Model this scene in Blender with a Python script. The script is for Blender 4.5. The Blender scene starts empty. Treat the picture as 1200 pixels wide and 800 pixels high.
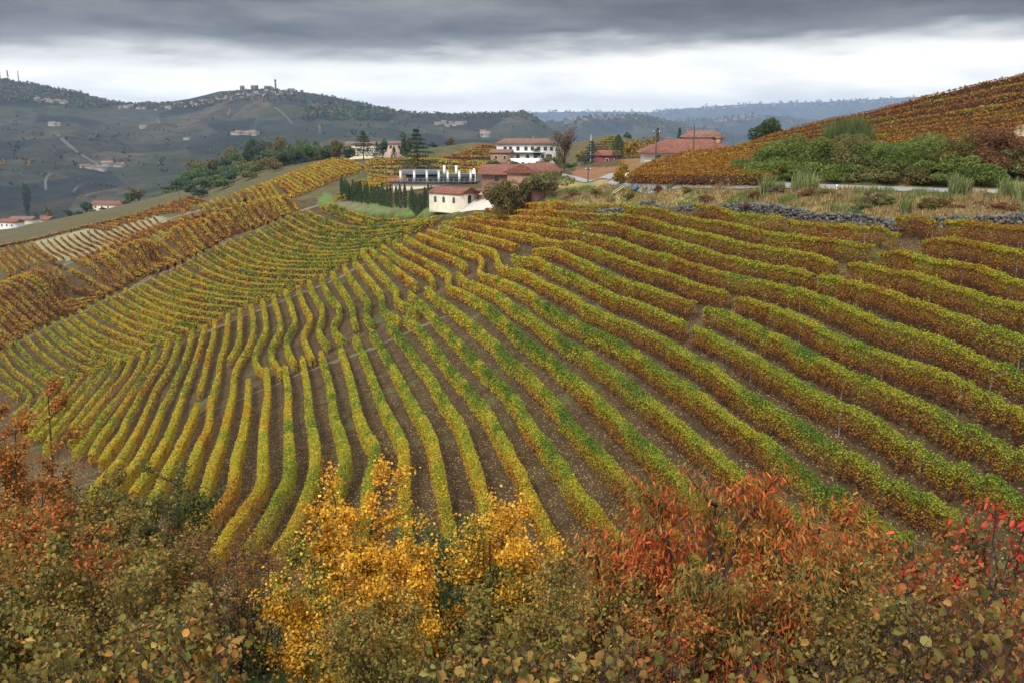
import bpy, math
import numpy as np

# ------------------------------------------------------------------ camera, sky, sun, exposure
sc = bpy.context.scene
COL = sc.collection
F = 1039.0                                  # focal length in pixels of the 1200 px wide photograph
PIT = math.atan(250 / F)
cam = bpy.data.cameras.new('camera'); cam.lens = 36 * F / 1200; cam.sensor_width = 36
cam.clip_start = 0.05; cam.clip_end = 60000
cob = bpy.data.objects.new('camera', cam); COL.objects.link(cob)
cob.location = (0, 0, 0); cob.rotation_euler = (math.pi / 2 - PIT, 0, 0)
sc.camera = cob
HAZE = 7.0e-5
SUN_EL, SUN_AZ = math.radians(48), math.radians(215)    # azimuth clockwise from +Y: behind and left of the camera
wd = bpy.data.worlds.new('World'); sc.world = wd; wd.use_nodes = True
sun = bpy.data.lights.new('sun', 'SUN'); sun.energy = 1.5; sun.angle = math.radians(14); sun.color = (1, .96, .89)
so = bpy.data.objects.new('sun', sun); COL.objects.link(so)
so.rotation_euler = (math.pi / 2 - SUN_EL, 0, -SUN_AZ + math.pi)
sc.view_settings.view_transform = 'Standard'; sc.view_settings.look = 'None'
sc.view_settings.gamma = 1; sc.view_settings.use_curve_mapping = False
sc.view_settings.exposure = 1.33
sc.cycles.use_denoising = True
sc.cycles.denoiser = 'OPENIMAGEDENOISE'; sc.cycles.denoising_input_passes = 'RGB_ALBEDO_NORMAL'; sc.cycles.denoising_prefilter = 'ACCURATE'
sc.cycles.max_bounces = 5; sc.cycles.diffuse_bounces = 3; sc.cycles.transmission_bounces = 2
sc.cycles.volume_bounces = 0; sc.cycles.caustics_reflective = False; sc.cycles.caustics_refractive = False


class NT:
    """small node helper"""
    def __init__(s, tree): s.t = tree; s.n = tree.nodes; s.l = tree.links; s.n.clear()
    def add(s, typ, ins=None, **props):
        nd = s.n.new(typ)
        for k, v in props.items(): setattr(nd, k, v)
        for k, v in (ins or {}).items():
            if isinstance(v, bpy.types.NodeSocket): s.l.new(v, nd.inputs[k])
            else: nd.inputs[k].default_value = v
        return nd
    def math(s, op, a, b=0.0, c=None, clamp=False):
        nd = s.n.new('ShaderNodeMath'); nd.operation = op; nd.use_clamp = clamp
        for i, v in enumerate((a, b) if c is None else (a, b, c)):
            if isinstance(v, bpy.types.NodeSocket): s.l.new(v, nd.inputs[i])
            else: nd.inputs[i].default_value = v
        return nd.outputs[0]
    def mix(s, fac, a, b, blend='MIX'):
        nd = s.n.new('ShaderNodeMix'); nd.data_type = 'RGBA'; nd.blend_type = blend
        for k, v in ((0, fac), (6, a), (7, b)):
            if isinstance(v, bpy.types.NodeSocket): s.l.new(v, nd.inputs[k])
            elif k == 0: nd.inputs[0].default_value = v
            else: nd.inputs[k].default_value = (*v, 1) if len(v) == 3 else v
        return nd.outputs[2]
    def smooth(s, v, a, b, lo=0.0, hi=1.0):
        nd = s.add('ShaderNodeMapRange', {'From Min': a, 'From Max': b, 'To Min': lo, 'To Max': hi, 'Value': v}, interpolation_type='SMOOTHSTEP')
        return nd.outputs[0]


def build_sky():
    k = NT(wd.node_tree)
    sky = k.add('ShaderNodeTexSky', sky_type='NISHITA', sun_disc=False, sun_elevation=SUN_EL, sun_rotation=SUN_AZ)
    sky.air_density = 1.0; sky.dust_density = 2.0
    tc = k.add('ShaderNodeTexCoord')
    sep = k.add('ShaderNodeSeparateXYZ', {0: tc.outputs['Generated']})
    x, y, z = sep.outputs
    zc = k.math('MAXIMUM', z, 0.0)
    den = k.math('ADD', zc, 0.045)
    # cloud deck: direction cut with a flat layer
    comb = k.add('ShaderNodeCombineXYZ', {0: k.math('DIVIDE', x, den), 1: k.math('DIVIDE', y, den), 2: 0.0})
    n1 = k.add('ShaderNodeTexNoise', {'Vector': comb.outputs[0], 'Scale': .34, 'Detail': 6.0, 'Roughness': .5, 'Distortion': .35}).outputs[0]
    map2 = k.add('ShaderNodeMapping', {'Vector': tc.outputs['Generated'], 'Scale': (6.0, 6.0, 30.0)})
    n2 = k.add('ShaderNodeTexNoise', {'Vector': map2.outputs[0], 'Scale': 1.0, 'Detail': 8.0, 'Roughness': .60}).outputs[0]
    map3 = k.add('ShaderNodeMapping', {'Vector': tc.outputs['Generated'], 'Scale': (2.0, 2.0, 16.0), 'Location': (3.1, 0, 0)})
    n3 = k.add('ShaderNodeTexNoise', {'Vector': map3.outputs[0], 'Scale': 1.3, 'Detail': 3.0, 'Roughness': .5}).outputs[0]
    # elevation of the ragged lower edge of the cloud deck
    e = k.math('ADD', z, k.math('MULTIPLY', k.math('SUBTRACT', n2, .5), .075))
    e = k.math('ADD', e, k.math('MULTIPLY', k.math('SUBTRACT', n3, .5), .050))
    e = k.math('SUBTRACT', e, k.math('MULTIPLY', x, .022))
    deck = k.smooth(e, .058, .098)
    hi = k.smooth(z, .17, .5)
    body = k.math('ADD', k.math('MULTIPLY', n1, .65), k.math('MULTIPLY', n2, .45))
    dark = k.mix(k.smooth(body, .40, .74), (.30, .285, .27), (1.75, 1.68, 1.62))
    over = k.mix(k.smooth(n1, .3, .7), (6.6, 6.6, 6.6), (10.6, 10.4, 10.1))
    deckc = k.mix(hi, dark, over)
    veil = k.mix(k.smooth(n2, .3, .7), (6.0, 5.8, 5.4), (9.2, 8.75, 8.0))
    veil = k.mix(k.smooth(z, .0, .035, 1, 0), veil, (9.4, 8.8, 7.8))
    veil = k.mix(.12, veil, sky.outputs[0])
    c = k.mix(deck, veil, deckc)
    bg = k.add('ShaderNodeBackground', {'Color': c, 'Strength': .083})
    out = k.add('ShaderNodeOutputWorld', {'Surface': bg.outputs[0]})


build_sky()

# ------------------------------------------------------------------ helpers
rng = np.random.default_rng(7)


def ray(px, py):
    """direction of a photograph pixel, scaled to 1 m along +Y"""
    px = np.asarray(px, float); py = np.asarray(py, float)
    x = (px - 600) / F; y = -(py - 400) / F
    c, s = math.cos(PIT), math.sin(PIT)
    dy = c + y * s; dz = -s + y * c
    return x / dy, dz / dy


def project(X, Y, Z):
    c, s = math.cos(PIT), math.sin(PIT)
    f = np.maximum(Y * c - Z * s, 1e-3); u = Y * s + Z * c
    return 600 + F * X / f, 400 - F * u / f


def P(s):
    v = [float(q) for q in s.replace(',', ' ').split()]
    return np.array(list(zip(v[0::2], v[1::2])))


def tag(o, label=None, cat=None, group=None, kind=None):
    if label: o['label'] = label
    if cat: o['category'] = cat
    if group: o['group'] = group
    if kind: o['kind'] = kind
    return o


def empty(name, loc, label=None, cat=None, group=None, rz=0.0):
    o = bpy.data.objects.new(name, None); COL.objects.link(o)
    o.location = loc; o.rotation_euler = (0, 0, rz); o.empty_display_size = .3
    return tag(o, label, cat, group)


class MB:
    """collects faces; build() links them as ONE mesh object"""
    def __init__(s): s.v = []; s.c = []; s.f = {}; s.n = 0
    def add(s, verts, faces, color=None):
        verts = np.asarray(verts, float).reshape(-1, 3); faces = np.asarray(faces, int)
        s.v.append(verts)
        if color is None: color = (.5, .5, .5)
        color = np.asarray(color, float)
        s.c.append(np.broadcast_to(color, (len(verts), 3)))
        s.f.setdefault(faces.shape[1], []).append(faces + s.n); s.n += len(verts)
        return s
    def box(s, c, size, rz=0.0, color=None, taper=1.0):
        sx, sy, sz = np.asarray(size) / 2.0
        q = np.array([[-1, -1, -1], [1, -1, -1], [1, 1, -1], [-1, 1, -1], [-1, -1, 1], [1, -1, 1], [1, 1, 1], [-1, 1, 1]], float) * (sx, sy, sz)
        q[4:, :2] *= taper
        cr, sr = math.cos(rz), math.sin(rz)
        q = np.stack([q[:, 0] * cr - q[:, 1] * sr, q[:, 0] * sr + q[:, 1] * cr, q[:, 2]], 1) + np.asarray(c)
        return s.add(q, [[0, 3, 2, 1], [4, 5, 6, 7], [0, 1, 5, 4], [1, 2, 6, 5], [2, 3, 7, 6], [3, 0, 4, 7]], color)
    def tube(s, pts, rad, n=6, color=None, cap=True):
        pts = np.asarray(pts, float); m = len(pts); rad = np.broadcast_to(np.asarray(rad, float), (m,))
        t = np.gradient(pts, axis=0); t /= np.linalg.norm(t, axis=1)[:, None] + 1e-9
        ref = np.where(np.abs(t[:, 2:3]) > .9, np.array([[1., 0, 0]]), np.array([[0, 0, 1.]]))
        a = np.cross(t, ref); a /= np.linalg.norm(a, axis=1)[:, None] + 1e-9; b = np.cross(t, a)
        th = np.arange(n) * 2 * math.pi / n
        q = pts[:, None] + rad[:, None, None] * (np.cos(th)[None, :, None] * a[:, None] + np.sin(th)[None, :, None] * b[:, None])
        q = q.reshape(-1, 3); fs = []
        for i in range(m - 1):
            for j in range(n):
                j2 = (j + 1) % n
                fs.append((i * n + j, i * n + j2, (i + 1) * n + j2, (i + 1) * n + j))
        s.add(q, fs, color)
        if cap:
            base = s.n - len(q)
            for i0 in (0, (m - 1) * n):
                s.f.setdefault(n, []).append(np.array([[base + i0 + j for j in range(n)]]))
        return s
    def build(s, name, mat, parent=None, loc=None, smooth=False):
        me = bpy.data.meshes.new(name)
        if s.n:
            V = np.concatenate(s.v); C = np.concatenate(s.c)
            if loc is not None: V = V - np.asarray(loc, float)
            me.vertices.add(len(V)); me.vertices.foreach_set('co', V.astype(np.float32).ravel())
            idx = []; starts = []; tot = 0; nf = 0
            for kk, fl in s.f.items():
                fa = np.concatenate(fl); idx.append(fa.ravel()); starts.append(tot + np.arange(len(fa)) * kk); tot += fa.size; nf += len(fa)
            me.loops.add(tot); me.loops.foreach_set('vertex_index', np.concatenate(idx).astype(np.int32))
            me.polygons.add(nf); me.polygons.foreach_set('loop_start', np.concatenate(starts).astype(np.int32))
            if smooth: me.polygons.foreach_set('use_smooth', np.ones(nf, bool))
            ca = me.color_attributes.new('Col', 'FLOAT_COLOR', 'POINT')
            ca.data.foreach_set('color', np.c_[C, np.ones(len(C))].astype(np.float32).ravel())
            me.update(calc_edges=True); me.validate()
        for m in (mat if isinstance(mat, (list, tuple)) else [mat]): me.materials.append(m)
        o = bpy.data.objects.new(name, me); COL.objects.link(o)
        if parent is not None: o.parent = parent
        elif loc is not None: o.location = loc
        return o


def leaves(mb, Pt, T, Nn, L, W, color, fold=False, curl=.25):
    """leaf faces: centre Pt, tip direction T, normal Nn, length L, width W (arrays)"""
    n = len(Pt)
    if n == 0: return
    T = T / (np.linalg.norm(T, axis=1)[:, None] + 1e-9)
    S = np.cross(T, Nn); S /= np.linalg.norm(S, axis=1)[:, None] + 1e-9
    Nn = np.cross(S, T)
    L = np.broadcast_to(L, (n,))[:, None]; W = np.broadcast_to(W, (n,))[:, None]
    if not fold:
        q = np.stack([Pt - T * L / 2, Pt + S * W / 2 - T * L * .08, Pt + T * L / 2, Pt - S * W / 2 - T * L * .08], 1)
        mb.add(q.reshape(-1, 3), np.arange(4 * n).reshape(n, 4), np.repeat(color, 4, 0))
    else:
        up = Nn * W * curl; dn = -Nn * L * curl * .5
        b = Pt - T * L / 2; t = Pt + T * L / 2 + dn
        up = up * rng.uniform(-.5, 1.6, (n, 1)); dn = dn * rng.uniform(-.6, 1.8, (n, 1)); t = Pt + T * L / 2 + dn
        r1 = Pt - T * L * .30 + S * W * .44 + up; r2 = Pt + T * L * .16 + S * W * .47 + up * .8 + dn * .4
        l1 = Pt - T * L * .30 - S * W * .44 + up * .7; l2 = Pt + T * L * .16 - S * W * .47 + up * 1.1 + dn * .4
        q = np.stack([b, r1, r2, t, l2, l1], 1).reshape(-1, 3); i = np.arange(n)[:, None] * 6
        mb.add(q, np.concatenate([i + np.array([[0, 1, 2, 3]]), i + np.array([[0, 3, 4, 5]])]), np.repeat(color, 6, 0))


def unit(n): 
    v = rng.normal(size=(n, 3)); return v / np.linalg.norm(v, axis=1)[:, None]


# ------------------------------------------------------------------ materials
MATS = {}


def leaf_mat(name, trans=.24, rough=.62, attr='Col', var=.0):
    m = bpy.data.materials.new(name); m.use_nodes = True; k = NT(m.node_tree)
    a = k.add('ShaderNodeVertexColor', layer_name=attr).outputs[0]
    geo = k.add('ShaderNodeNewGeometry')
    d = k.add('ShaderNodeBsdfPrincipled', {'Base Color': a, 'Roughness': rough, 'Specular IOR Level': .07})
    t = k.add('ShaderNodeBsdfTranslucent', {'Color': k.mix(1.0, a, (1.25, 1.15, .8), 'MULTIPLY')})
    mx = k.add('ShaderNodeMixShader', {0: trans, 1: d.outputs[0], 2: t.outputs[0]})
    k.add('ShaderNodeOutputMaterial', {'Surface': mx.outputs[0]})
    MATS[name] = m; return m


def surf(name, col, rough=.8, var=.18, scale=3.0, bump=.0, bscale=20.0, attr=False, spec=.3, metal=0.0, coords='Object'):
    """plain surface with two scales of worn variation"""
    m = bpy.data.materials.new(name); m.use_nodes = True; k = NT(m.node_tree)
    tc = k.add('ShaderNodeTexCoord').outputs[coords]
    base = k.add('ShaderNodeVertexColor', layer_name='Col').outputs[0] if attr else None
    n1 = k.add('ShaderNodeTexNoise', {'Vector': tc, 'Scale': scale, 'Detail': 6.0, 'Roughness': .6}).outputs[0]
    n2 = k.add('ShaderNodeTexNoise', {'Vector': tc, 'Scale': scale * 7, 'Detail': 4.0}).outputs[0]
    f = k.math('ADD', k.math('MULTIPLY', n1, .65), k.math('MULTIPLY', n2, .35))
    f = k.smooth(f, .3, .7, 1 - var, 1 + var)
    g = k.add('ShaderNodeCombineXYZ', {0: f, 1: f, 2: f}).outputs[0]
    c = k.mix(1.0, base if attr else tuple(col), g, 'MULTIPLY')
    p = k.add('ShaderNodeBsdfPrincipled', {'Base Color': c, 'Roughness': rough, 'Specular IOR Level': spec, 'Metallic': metal})
    if bump:
        nb = k.add('ShaderNodeTexNoise', {'Vector': tc, 'Scale': bscale, 'Detail': 4.0}).outputs[0]
        b = k.add('ShaderNodeBump', {'Strength': bump, 'Height': nb, 'Distance': .05}); k.l.new(b.outputs[0], p.inputs['Normal'])
    k.add('ShaderNodeOutputMaterial', {'Surface': p.outputs[0]})
    MATS[name] = m; return m


def tile_mat(name, col, col2):
    m = bpy.data.materials.new(name); m.use_nodes = True; k = NT(m.node_tree)
    tc = k.add('ShaderNodeTexCoord').outputs['Object']
    n1 = k.add('ShaderNodeTexNoise', {'Vector': tc, 'Scale': .8, 'Detail': 5.0}).outputs[0]
    v = k.add('ShaderNodeTexVoronoi', {'Vector': tc, 'Scale': 3.2}).outputs['Color']
    vs = k.add('ShaderNodeSeparateColor', {0: v}).outputs[0]
    c = k.mix(k.smooth(k.math('ADD', k.math('MULTIPLY', n1, .6), k.math('MULTIPLY', vs, .4)), .3, .75), col, col2)
    w = k.add('ShaderNodeTexWave', {'Vector': tc, 'Scale': 1.5, 'Distortion': .4}, wave_type='BANDS', bands_direction='X').outputs[0]
    p = k.add('ShaderNodeBsdfPrincipled', {'Base Color': c, 'Roughness': .85, 'Specular IOR Level': .2})
    b = k.add('ShaderNodeBump', {'Strength': .6, 'Height': w, 'Distance': .08}); k.l.new(b.outputs[0], p.inputs['Normal'])
    k.add('ShaderNodeOutputMaterial', {'Surface': p.outputs[0]})
    MATS[name] = m; return m


LEAF = leaf_mat('leaf'); NEEDLE = leaf_mat('needle', .08, .7); BIGLEAF = leaf_mat('big_leaf', .3, .5)
BARK = surf('bark', (.055, .042, .034), .9, .35, 4, .5, 30)
TWIG = surf('twig', (.045, .03, .026), .85, .3, 6)
POSTW = surf('post_wood', (.16, .14, .12), .9, .3, 5)
STEM = surf('vine_wood', (.06, .045, .038), .9, .35, 5)
CREAM = surf('cream_render', (.68, .62, .49), .85, .12, .8)
WHITE = surf('white_render', (.66, .66, .64), .85, .10, .8)
PINK = surf('pink_render', (.50, .36, .30), .85, .15, .8)
REDW = surf('red_render', (.20, .055, .05), .85, .15, .8)
BRICK = surf('brick_wall', (.33, .19, .13), .9, .25, 2.5)
DARKBRICK = surf('dark_brick', (.20, .12, .09), .9, .25, 2.5)
GLASSD = surf('dark_glass', (.025, .03, .038), .15, .1, 2, spec=.6)
WOODB = surf('brown_door_wood', (.13, .055, .035), .7, .2, 4)
GREENP = surf('green_shutter_paint', (.09, .22, .15), .6, .12, 3)
GREYM = surf('grey_metal', (.34, .36, .37), .5, .12, 2, metal=.2)
PILLAR = surf('pale_pillar', (.60, .60, .57), .7, .1, 2)
DARKM = surf('dark_metal', (.06, .065, .075), .45, .15, 3, metal=.3)
BLUEP = surf('blue_plastic', (.05, .10, .22), .5, .15, 5)
WHITEP = surf('white_paint', (.78, .78, .76), .5, .06, 4)
PALEWOOD = surf('pale_wood', (.42, .36, .22), .8, .2, 4)
STAKE = surf('grey_blue_stake', (.16, .22, .26), .5, .2, 4, metal=.2)
STONE = surf('wall_stone', (.3, .28, .25), .95, .5, 1.3, .5, 6, attr=True)
GRAVEL = surf('pale_gravel', (.42, .39, .35), .95, .12, 1.5)
ASPH = surf('grey_asphalt', (.20, .20, .205), .9, .12, 1.2)
TILE = tile_mat('red_roof_tiles', (.125, .045, .032), (.20, .088, .060))
TILE2 = tile_mat('brown_roof_tiles', (.12, .062, .045), (.20, .12, .09))
FARDARK = surf('old_town_stone', (.11, .10, .095), .9, .2, .2)
FARTILE = surf('far_roof', (.20, .12, .09), .9, .2, .2)
FARPALE = surf('far_pale_wall', (.29, .275, .255), .9, .15, .2)
FARWALL = surf('far_wall', (.24, .215, .185), .9, .15, .2)

# ------------------------------------------------------------------ terrain: one sheet to the horizon
BASIN = np.array([[float(q) for q in t.split(',')] for t in """-52.4,265.6,-24.69 -22.6,234.3,-21.99 0.9,194.1,-18.51 15.7,148.1,-14.54 -83.4,278.6,-29.26 -50.6,255.4,-26.96 -21.3,220.7,-23.54 0.9,179.9,-19.51 14.8,139.3,-15.51 23.7,114.4,-13.04 30.6,99.1,-11.54 35.1,85.6,-10.2 -81.6,271.6,-32.2 -48.1,242,-28.89 -20,206.3,-24.88 0.8,167.1,-20.48 14,131.1,-16.44 22.6,108.4,-13.91 29.5,95.3,-12.43 35.6,86.4,-11.44 38.3,74.7,-10.12 -110.9,274.8,-37.33 -76.5,253.6,-34.58 -44.6,223.6,-30.69 -18.5,190.4,-26.4 0.7,154.6,-21.76 13,122,-17.54 21.4,102.5,-15.02 28.5,91.6,-13.62 34.1,82.5,-12.43 36.5,70.9,-10.93 38.9,63,-9.9 -109.2,269.4,-41.87 -70,231.1,-36.16 -40.9,204,-32.12 -17,174.4,-27.72 0.7,142.1,-22.91 12.2,113.2,-18.61 20.4,97,-16.19 27.3,87.4,-14.76 32,77,-13.21 34.9,67.4,-11.78 38.1,61.4,-10.89 -135.2,264.7,-46.88 -101.1,248.2,-44.06 -64,210.1,-37.57 -37.4,186,-33.45 -15.5,158.2,-28.71 0.6,127.6,-23.5 11.3,105,-19.66 19.4,91.8,-17.4 25.9,82.4,-15.79 29.9,71.5,-13.95 33.1,63.6,-12.6 36.9,59.2,-11.84 -133.1,259.2,-52.37 -90.1,219.8,-44.67 -57.9,189.2,-38.7 -34.5,170.4,-35.02 -14.1,143,-29.67 0.6,114,-24.01 10.5,96.9,-20.67 18.3,86.1,-18.56 24.3,76.8,-16.76 27.9,66.4,-14.72 31.5,60.1,-13.49 35.7,56.9,-12.86 -173.6,279.3,-64.71 -117.8,227.9,-53.12 -77.5,187.8,-44.09 -53.5,173.6,-40.89 -31.8,155.9,-36.89 -12.8,128.2,-30.66 0.5,101.8,-24.69 9.7,88.8,-21.78 17,79.3,-19.63 22.2,69.9,-17.5 26.1,61.9,-15.7 30.1,57.1,-14.63 34.5,54.7,-14.08 -155.4,248.1,-66.51 -105.4,202.1,-54.52 -70.2,168.8,-45.81 -49.1,157.9,-42.97 -28.3,137.7,-37.71 -11.3,112.4,-31.09 0.4,90.3,-25.33 8.8,80.2,-22.68 15.4,71.6,-20.44 20.3,63.4,-18.29 24.5,57.6,-16.78 28.9,54.4,-15.94 33.5,52.6,-15.49 -134.7,213,-66.2 -98.7,187.5,-58.5 -67,159.6,-50.04 -42.3,135,-42.59 -23.2,111.7,-35.56 -9.5,93.8,-30.13 0.4,80.8,-26.21 7.9,70.8,-23.17 13.8,63.5,-20.95 18.7,57.9,-19.26 23.1,53.6,-17.98 27.7,51.6,-17.38 32.4,50.5,-17.02 -108.4,169.6,-61.13 -77.5,145.8,-52.8 -51.4,121.2,-44.19 -31.6,99.6,-36.63 -17.5,83.6,-31.02 -7.7,75,-28 0.4,70.3,-26.37 7.1,63.1,-23.83 12.5,56.9,-21.66 17.3,52.7,-20.22 21.9,50.4,-19.39 26.6,49.1,-18.94 31.1,47.9,-18.53 -54.5,101.2,-42.67 -35.1,81.8,-34.82 -22.7,70.8,-30.36 -13.7,64.4,-27.79 -6.4,61.6,-26.64 0.3,61.1,-26.47 6.4,56.6,-24.63 11.5,51.6,-22.59 16,48.3,-21.26 21,47.8,-21.06 25.7,46.8,-20.66 29.7,45.2,-20.01 -29.3,67.3,-33.06 -20.3,62.5,-30.85 -12.7,59,-29.21 -6,56.9,-28.21 0.3,54.7,-27.18 5.8,50.2,-25.09 10.5,46.7,-23.5 15.3,45.5,-22.91 20.2,45.3,-22.84 24.7,44.5,-22.47 -5.9,55.3,-30.02 0.3,51.5,-28.06 5.4,46.8,-25.64 10.1,44.2,-24.3 14.9,43.8,-24.14""".split()])
# ground points outside the vineyard bowl: pixel of the photograph and distance along the view
BASIN = BASIN[~((BASIN[:, 0] < -150) & (BASIN[:, 1] > 240))]
CTRL = '''20,334,262 100,317,266 200,281,272 280,250,282 340,236,290 -60,358,258 -30,350,259 40,330,263 60,326,264 140,305,269 170,293,271 240,264,277 310,243,286 -30,400,236 -60,410,236
0,335,322 -60,342,330 0,292,400 60,296,385 100,300,350 150,282,360 200,262,375 230,243,402 300,240,335 262,242,330 40,281,430 -40,292,440 100,262,440 150,250,480
0,270,590 60,257,700 130,243,640 200,226,640 -60,270,640
240,243,322 300,225,362 350,205,402 400,190,432 330,240,312 400,226,325 270,234,340 370,226,330
215,222,600 300,206,620 370,191,560 250,215,700
440,186,462 500,195,365 560,197,380 460,210,345 545,182,480 560,168,500 520,183,470 610,187,430 660,192,420 690,203,380 600,205,300 640,210,280
715,159,560 670,176,545 760,176,545 715,185,500 590,172,520 640,175,600 800,172,560 860,180,500
460,241,250 500,242,232 540,238,222 575,236,212 605,234,200 430,240,262 400,236,285 520,228,240 480,226,258 560,218,250 440,224,290
645,226,196 690,214,200 735,216,165 790,217,140 850,217.5,131 900,218.5,125 950,220,120 1020,222,115 1100,224.5,109 1200,226,104 1260,227,102
670,238,152 760,238,139 850,238,122 900,240,112 960,243,104 1040,248,96 1120,252,90 1200,256,86
760,205,160 800,203,150 850,207,141 900,208,134 950,208,128 1000,209,124 1100,212,117 1200,212,112
740,193,186 800,188,182 850,190,190 780,192,168 840,187,172 900,170,172 960,152,172 1000,146,172 1100,119,172 1200,86,172 1260,66,172
880,192,152 950,182,146 1000,178,142 1100,160,138 1200,140,134 1260,120,132'''
def behind(px, py, D, D2, drop):
    dx, dz = ray(px, py); return (float(dx) * D2, D2, float(dz) * D2 - drop)
HID = [behind(-60, 352, 262, 292, 7), behind(0, 342, 262, 292, 7), behind(60, 326, 264, 295, 6.5), behind(120, 312, 268, 300, 6), behind(170, 292, 270, 302, 5.5), behind(220, 270, 275, 306, 5), behind(260, 256, 280, 310, 3.5),
       (-30, -30, .5), (0, -30, .5), (30, -30, .5), (-25, -5, -1.3), (0, -5, -1.2), (25, -5, -1.2), (-20, 2, -2.7), (0, 1, -2.1), (20, 2, -2.5), (-20, 6, -5.2), (0, 5, -4.6), (20, 6, -5.0),
       (-20, 12, -8.7), (0, 12, -8.5), (20, 12, -8.4), (-20, 20, -12.9), (-6, 20, -12.5), (8, 20, -12.5), (22, 20, -12.2),
       (-25, 30, -18.2), (-8, 30, -17.6), (10, 30, -17.4), (24, 30, -16.8), (-33, 45, -25.5), (-15, 43, -24.4), (-50, 70, -35), (-70, 95, -45), (-60, 30, -19),
       (60, 240, -9), (120, 240, -3), (170, 240, 3), (30, 260, -9), (200, 400, -18), (120, 380, -20), (90, 70, -12), (100, 50, -14), (60, 30, -15),
       (-400, 300, -75), (-350, 500, -75), (-250, 150, -68), (-200, 90, -58), (-420, 700, -85), (-150, 760, -72), (150, 700, -45), (400, 700, -50), (0, 700, -40), (320, 260, 5)]


def build_ctrl():
    pts = [tuple(b) for b in BASIN]
    for t in CTRL.split():
        px, py, D = [float(q) for q in t.split(',')]
        dx, dz = ray(px, py); pts.append((dx * D, D, dz * D))
    return np.array(pts + HID)


CT = build_ctrl()
def feat(X, Y): return np.stack([X / (Y + 40) * 2.0, np.log(Y + 40) * 1.3], -1)
def tk(a, b):
    r2 = ((a[:, None, :] - b[None]) ** 2).sum(-1); return .5 * r2 * np.log(r2 + 1e-12)
FC = feat(CT[:, 0], CT[:, 1])
def solve_tps():
    n = len(FC); Pm = np.c_[np.ones(n), FC]
    A = np.block([[tk(FC, FC) + 6e-5 * np.eye(n), Pm], [Pm.T, np.zeros((3, 3))]])
    return np.linalg.solve(A, np.r_[CT[:, 2], np.zeros(3)])
WT = solve_tps()
def z_local(X, Y):
    out = np.empty(len(X))
    for i in range(0, len(X), 20000):
        f = feat(X[i:i + 20000], Y[i:i + 20000])
        out[i:i + 20000] = np.c_[tk(f, FC), np.ones(len(f)), f] @ WT
    return out


def vnoise(x, y, seed=0):
    """smooth value noise, vectorised"""
    xi = np.floor(x).astype(np.int64); yi = np.floor(y).astype(np.int64); fx = x - xi; fy = y - yi
    fx = fx * fx * (3 - 2 * fx); fy = fy * fy * (3 - 2 * fy)
    def h(a, b):
        n = (a * 374761393 + b * 668265263 + seed * 974711) & 0xffffffff
        n = ((n ^ (n >> 13)) * 1274126177) & 0xffffffff
        return ((n ^ (n >> 16)) & 0xffff) / 65535.0
    return (h(xi, yi) * (1 - fx) + h(xi + 1, yi) * fx) * (1 - fy) + (h(xi, yi + 1) * (1 - fx) + h(xi + 1, yi + 1) * fx) * fy
def fbm(x, y, o=4, seed=0):
    r = 0; a = .5
    for i in range(o): r = r + a * (vnoise(x, y, seed + i) - .5); x = x * 2.03; y = y * 2.03; a *= .5
    return r


# far ranges: skyline in photograph pixels, crest distance, foot distance
RANGES = [
    ('-400,80 -60,86 0,88 25,90 60,96 100,104 125,109 160,120 185,123 215,121 245,116 280,107 330,104 370,108 400,113 430,120 455,128 480,131 500,133 540,134 585,133 612,131 625,137 650,156 700,185 900,215 1500,215', 2900, 1150, 900),
    ('-400,190 300,170 480,160 560,152 620,147 655,142 690,137 735,134 765,139 800,150 850,158 950,165 1500,165', 5200, 3900, 1500),
    ('-400,170 500,160 700,155 760,146 800,141 850,137 885,135 930,140 980,145 1060,150 1500,155', 7600, 6200, 1800),
    ('-400,140 400,137 560,134 620,132 700,131 755,132 770,129 800,127 860,122 900,121 960,119 1000,116.5 1040,114 1080,114.5 1150,117 1500,122', 12500, 8800, 4000),
]
def z_far(X, Y):
    u = 600 + F * X / np.maximum(Y, 1) * math.cos(PIT)
    base = -118 + 14 * fbm(X / 260, Y / 260, 4, 5)
    z = base.copy()
    for i, (sk, Dc, Df, back) in enumerate(RANGES):
        s = P(sk); cy = np.interp(u, s[:, 0], s[:, 1]); dzz = ray(600, cy)[1]
        Dcv = Dc * (1 + .10 * fbm(u / 130, u * 0 + i, 3, 20 + i))
        zc = dzz * Dcv
        t = np.clip((Y - Df) / (Dcv - Df), 0, 1); tb = np.clip(1 - (Y - Dcv) / back, 0, 1)
        s_ = np.where(Y < Dcv, t ** 1.15, tb * tb * (3 - 2 * tb))
        amp = (zc + 118)
        rel = amp * s_ + 55 * np.clip(amp / 200, 0, 1.5) * fbm(X / (Dc * .085), Y / (Dc * .14), 4, 40 + i) * np.sin(np.pi * np.clip(t, 0, 1)) * (Y < Dcv)
        z = np.maximum(z, -118 + rel)
    return z
def smooth01(t): t = np.clip(t, 0, 1); return t * t * (3 - 2 * t)


NU, NV = 640, 900
U = np.linspace(-1.0, 1.0, NU)
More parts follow.
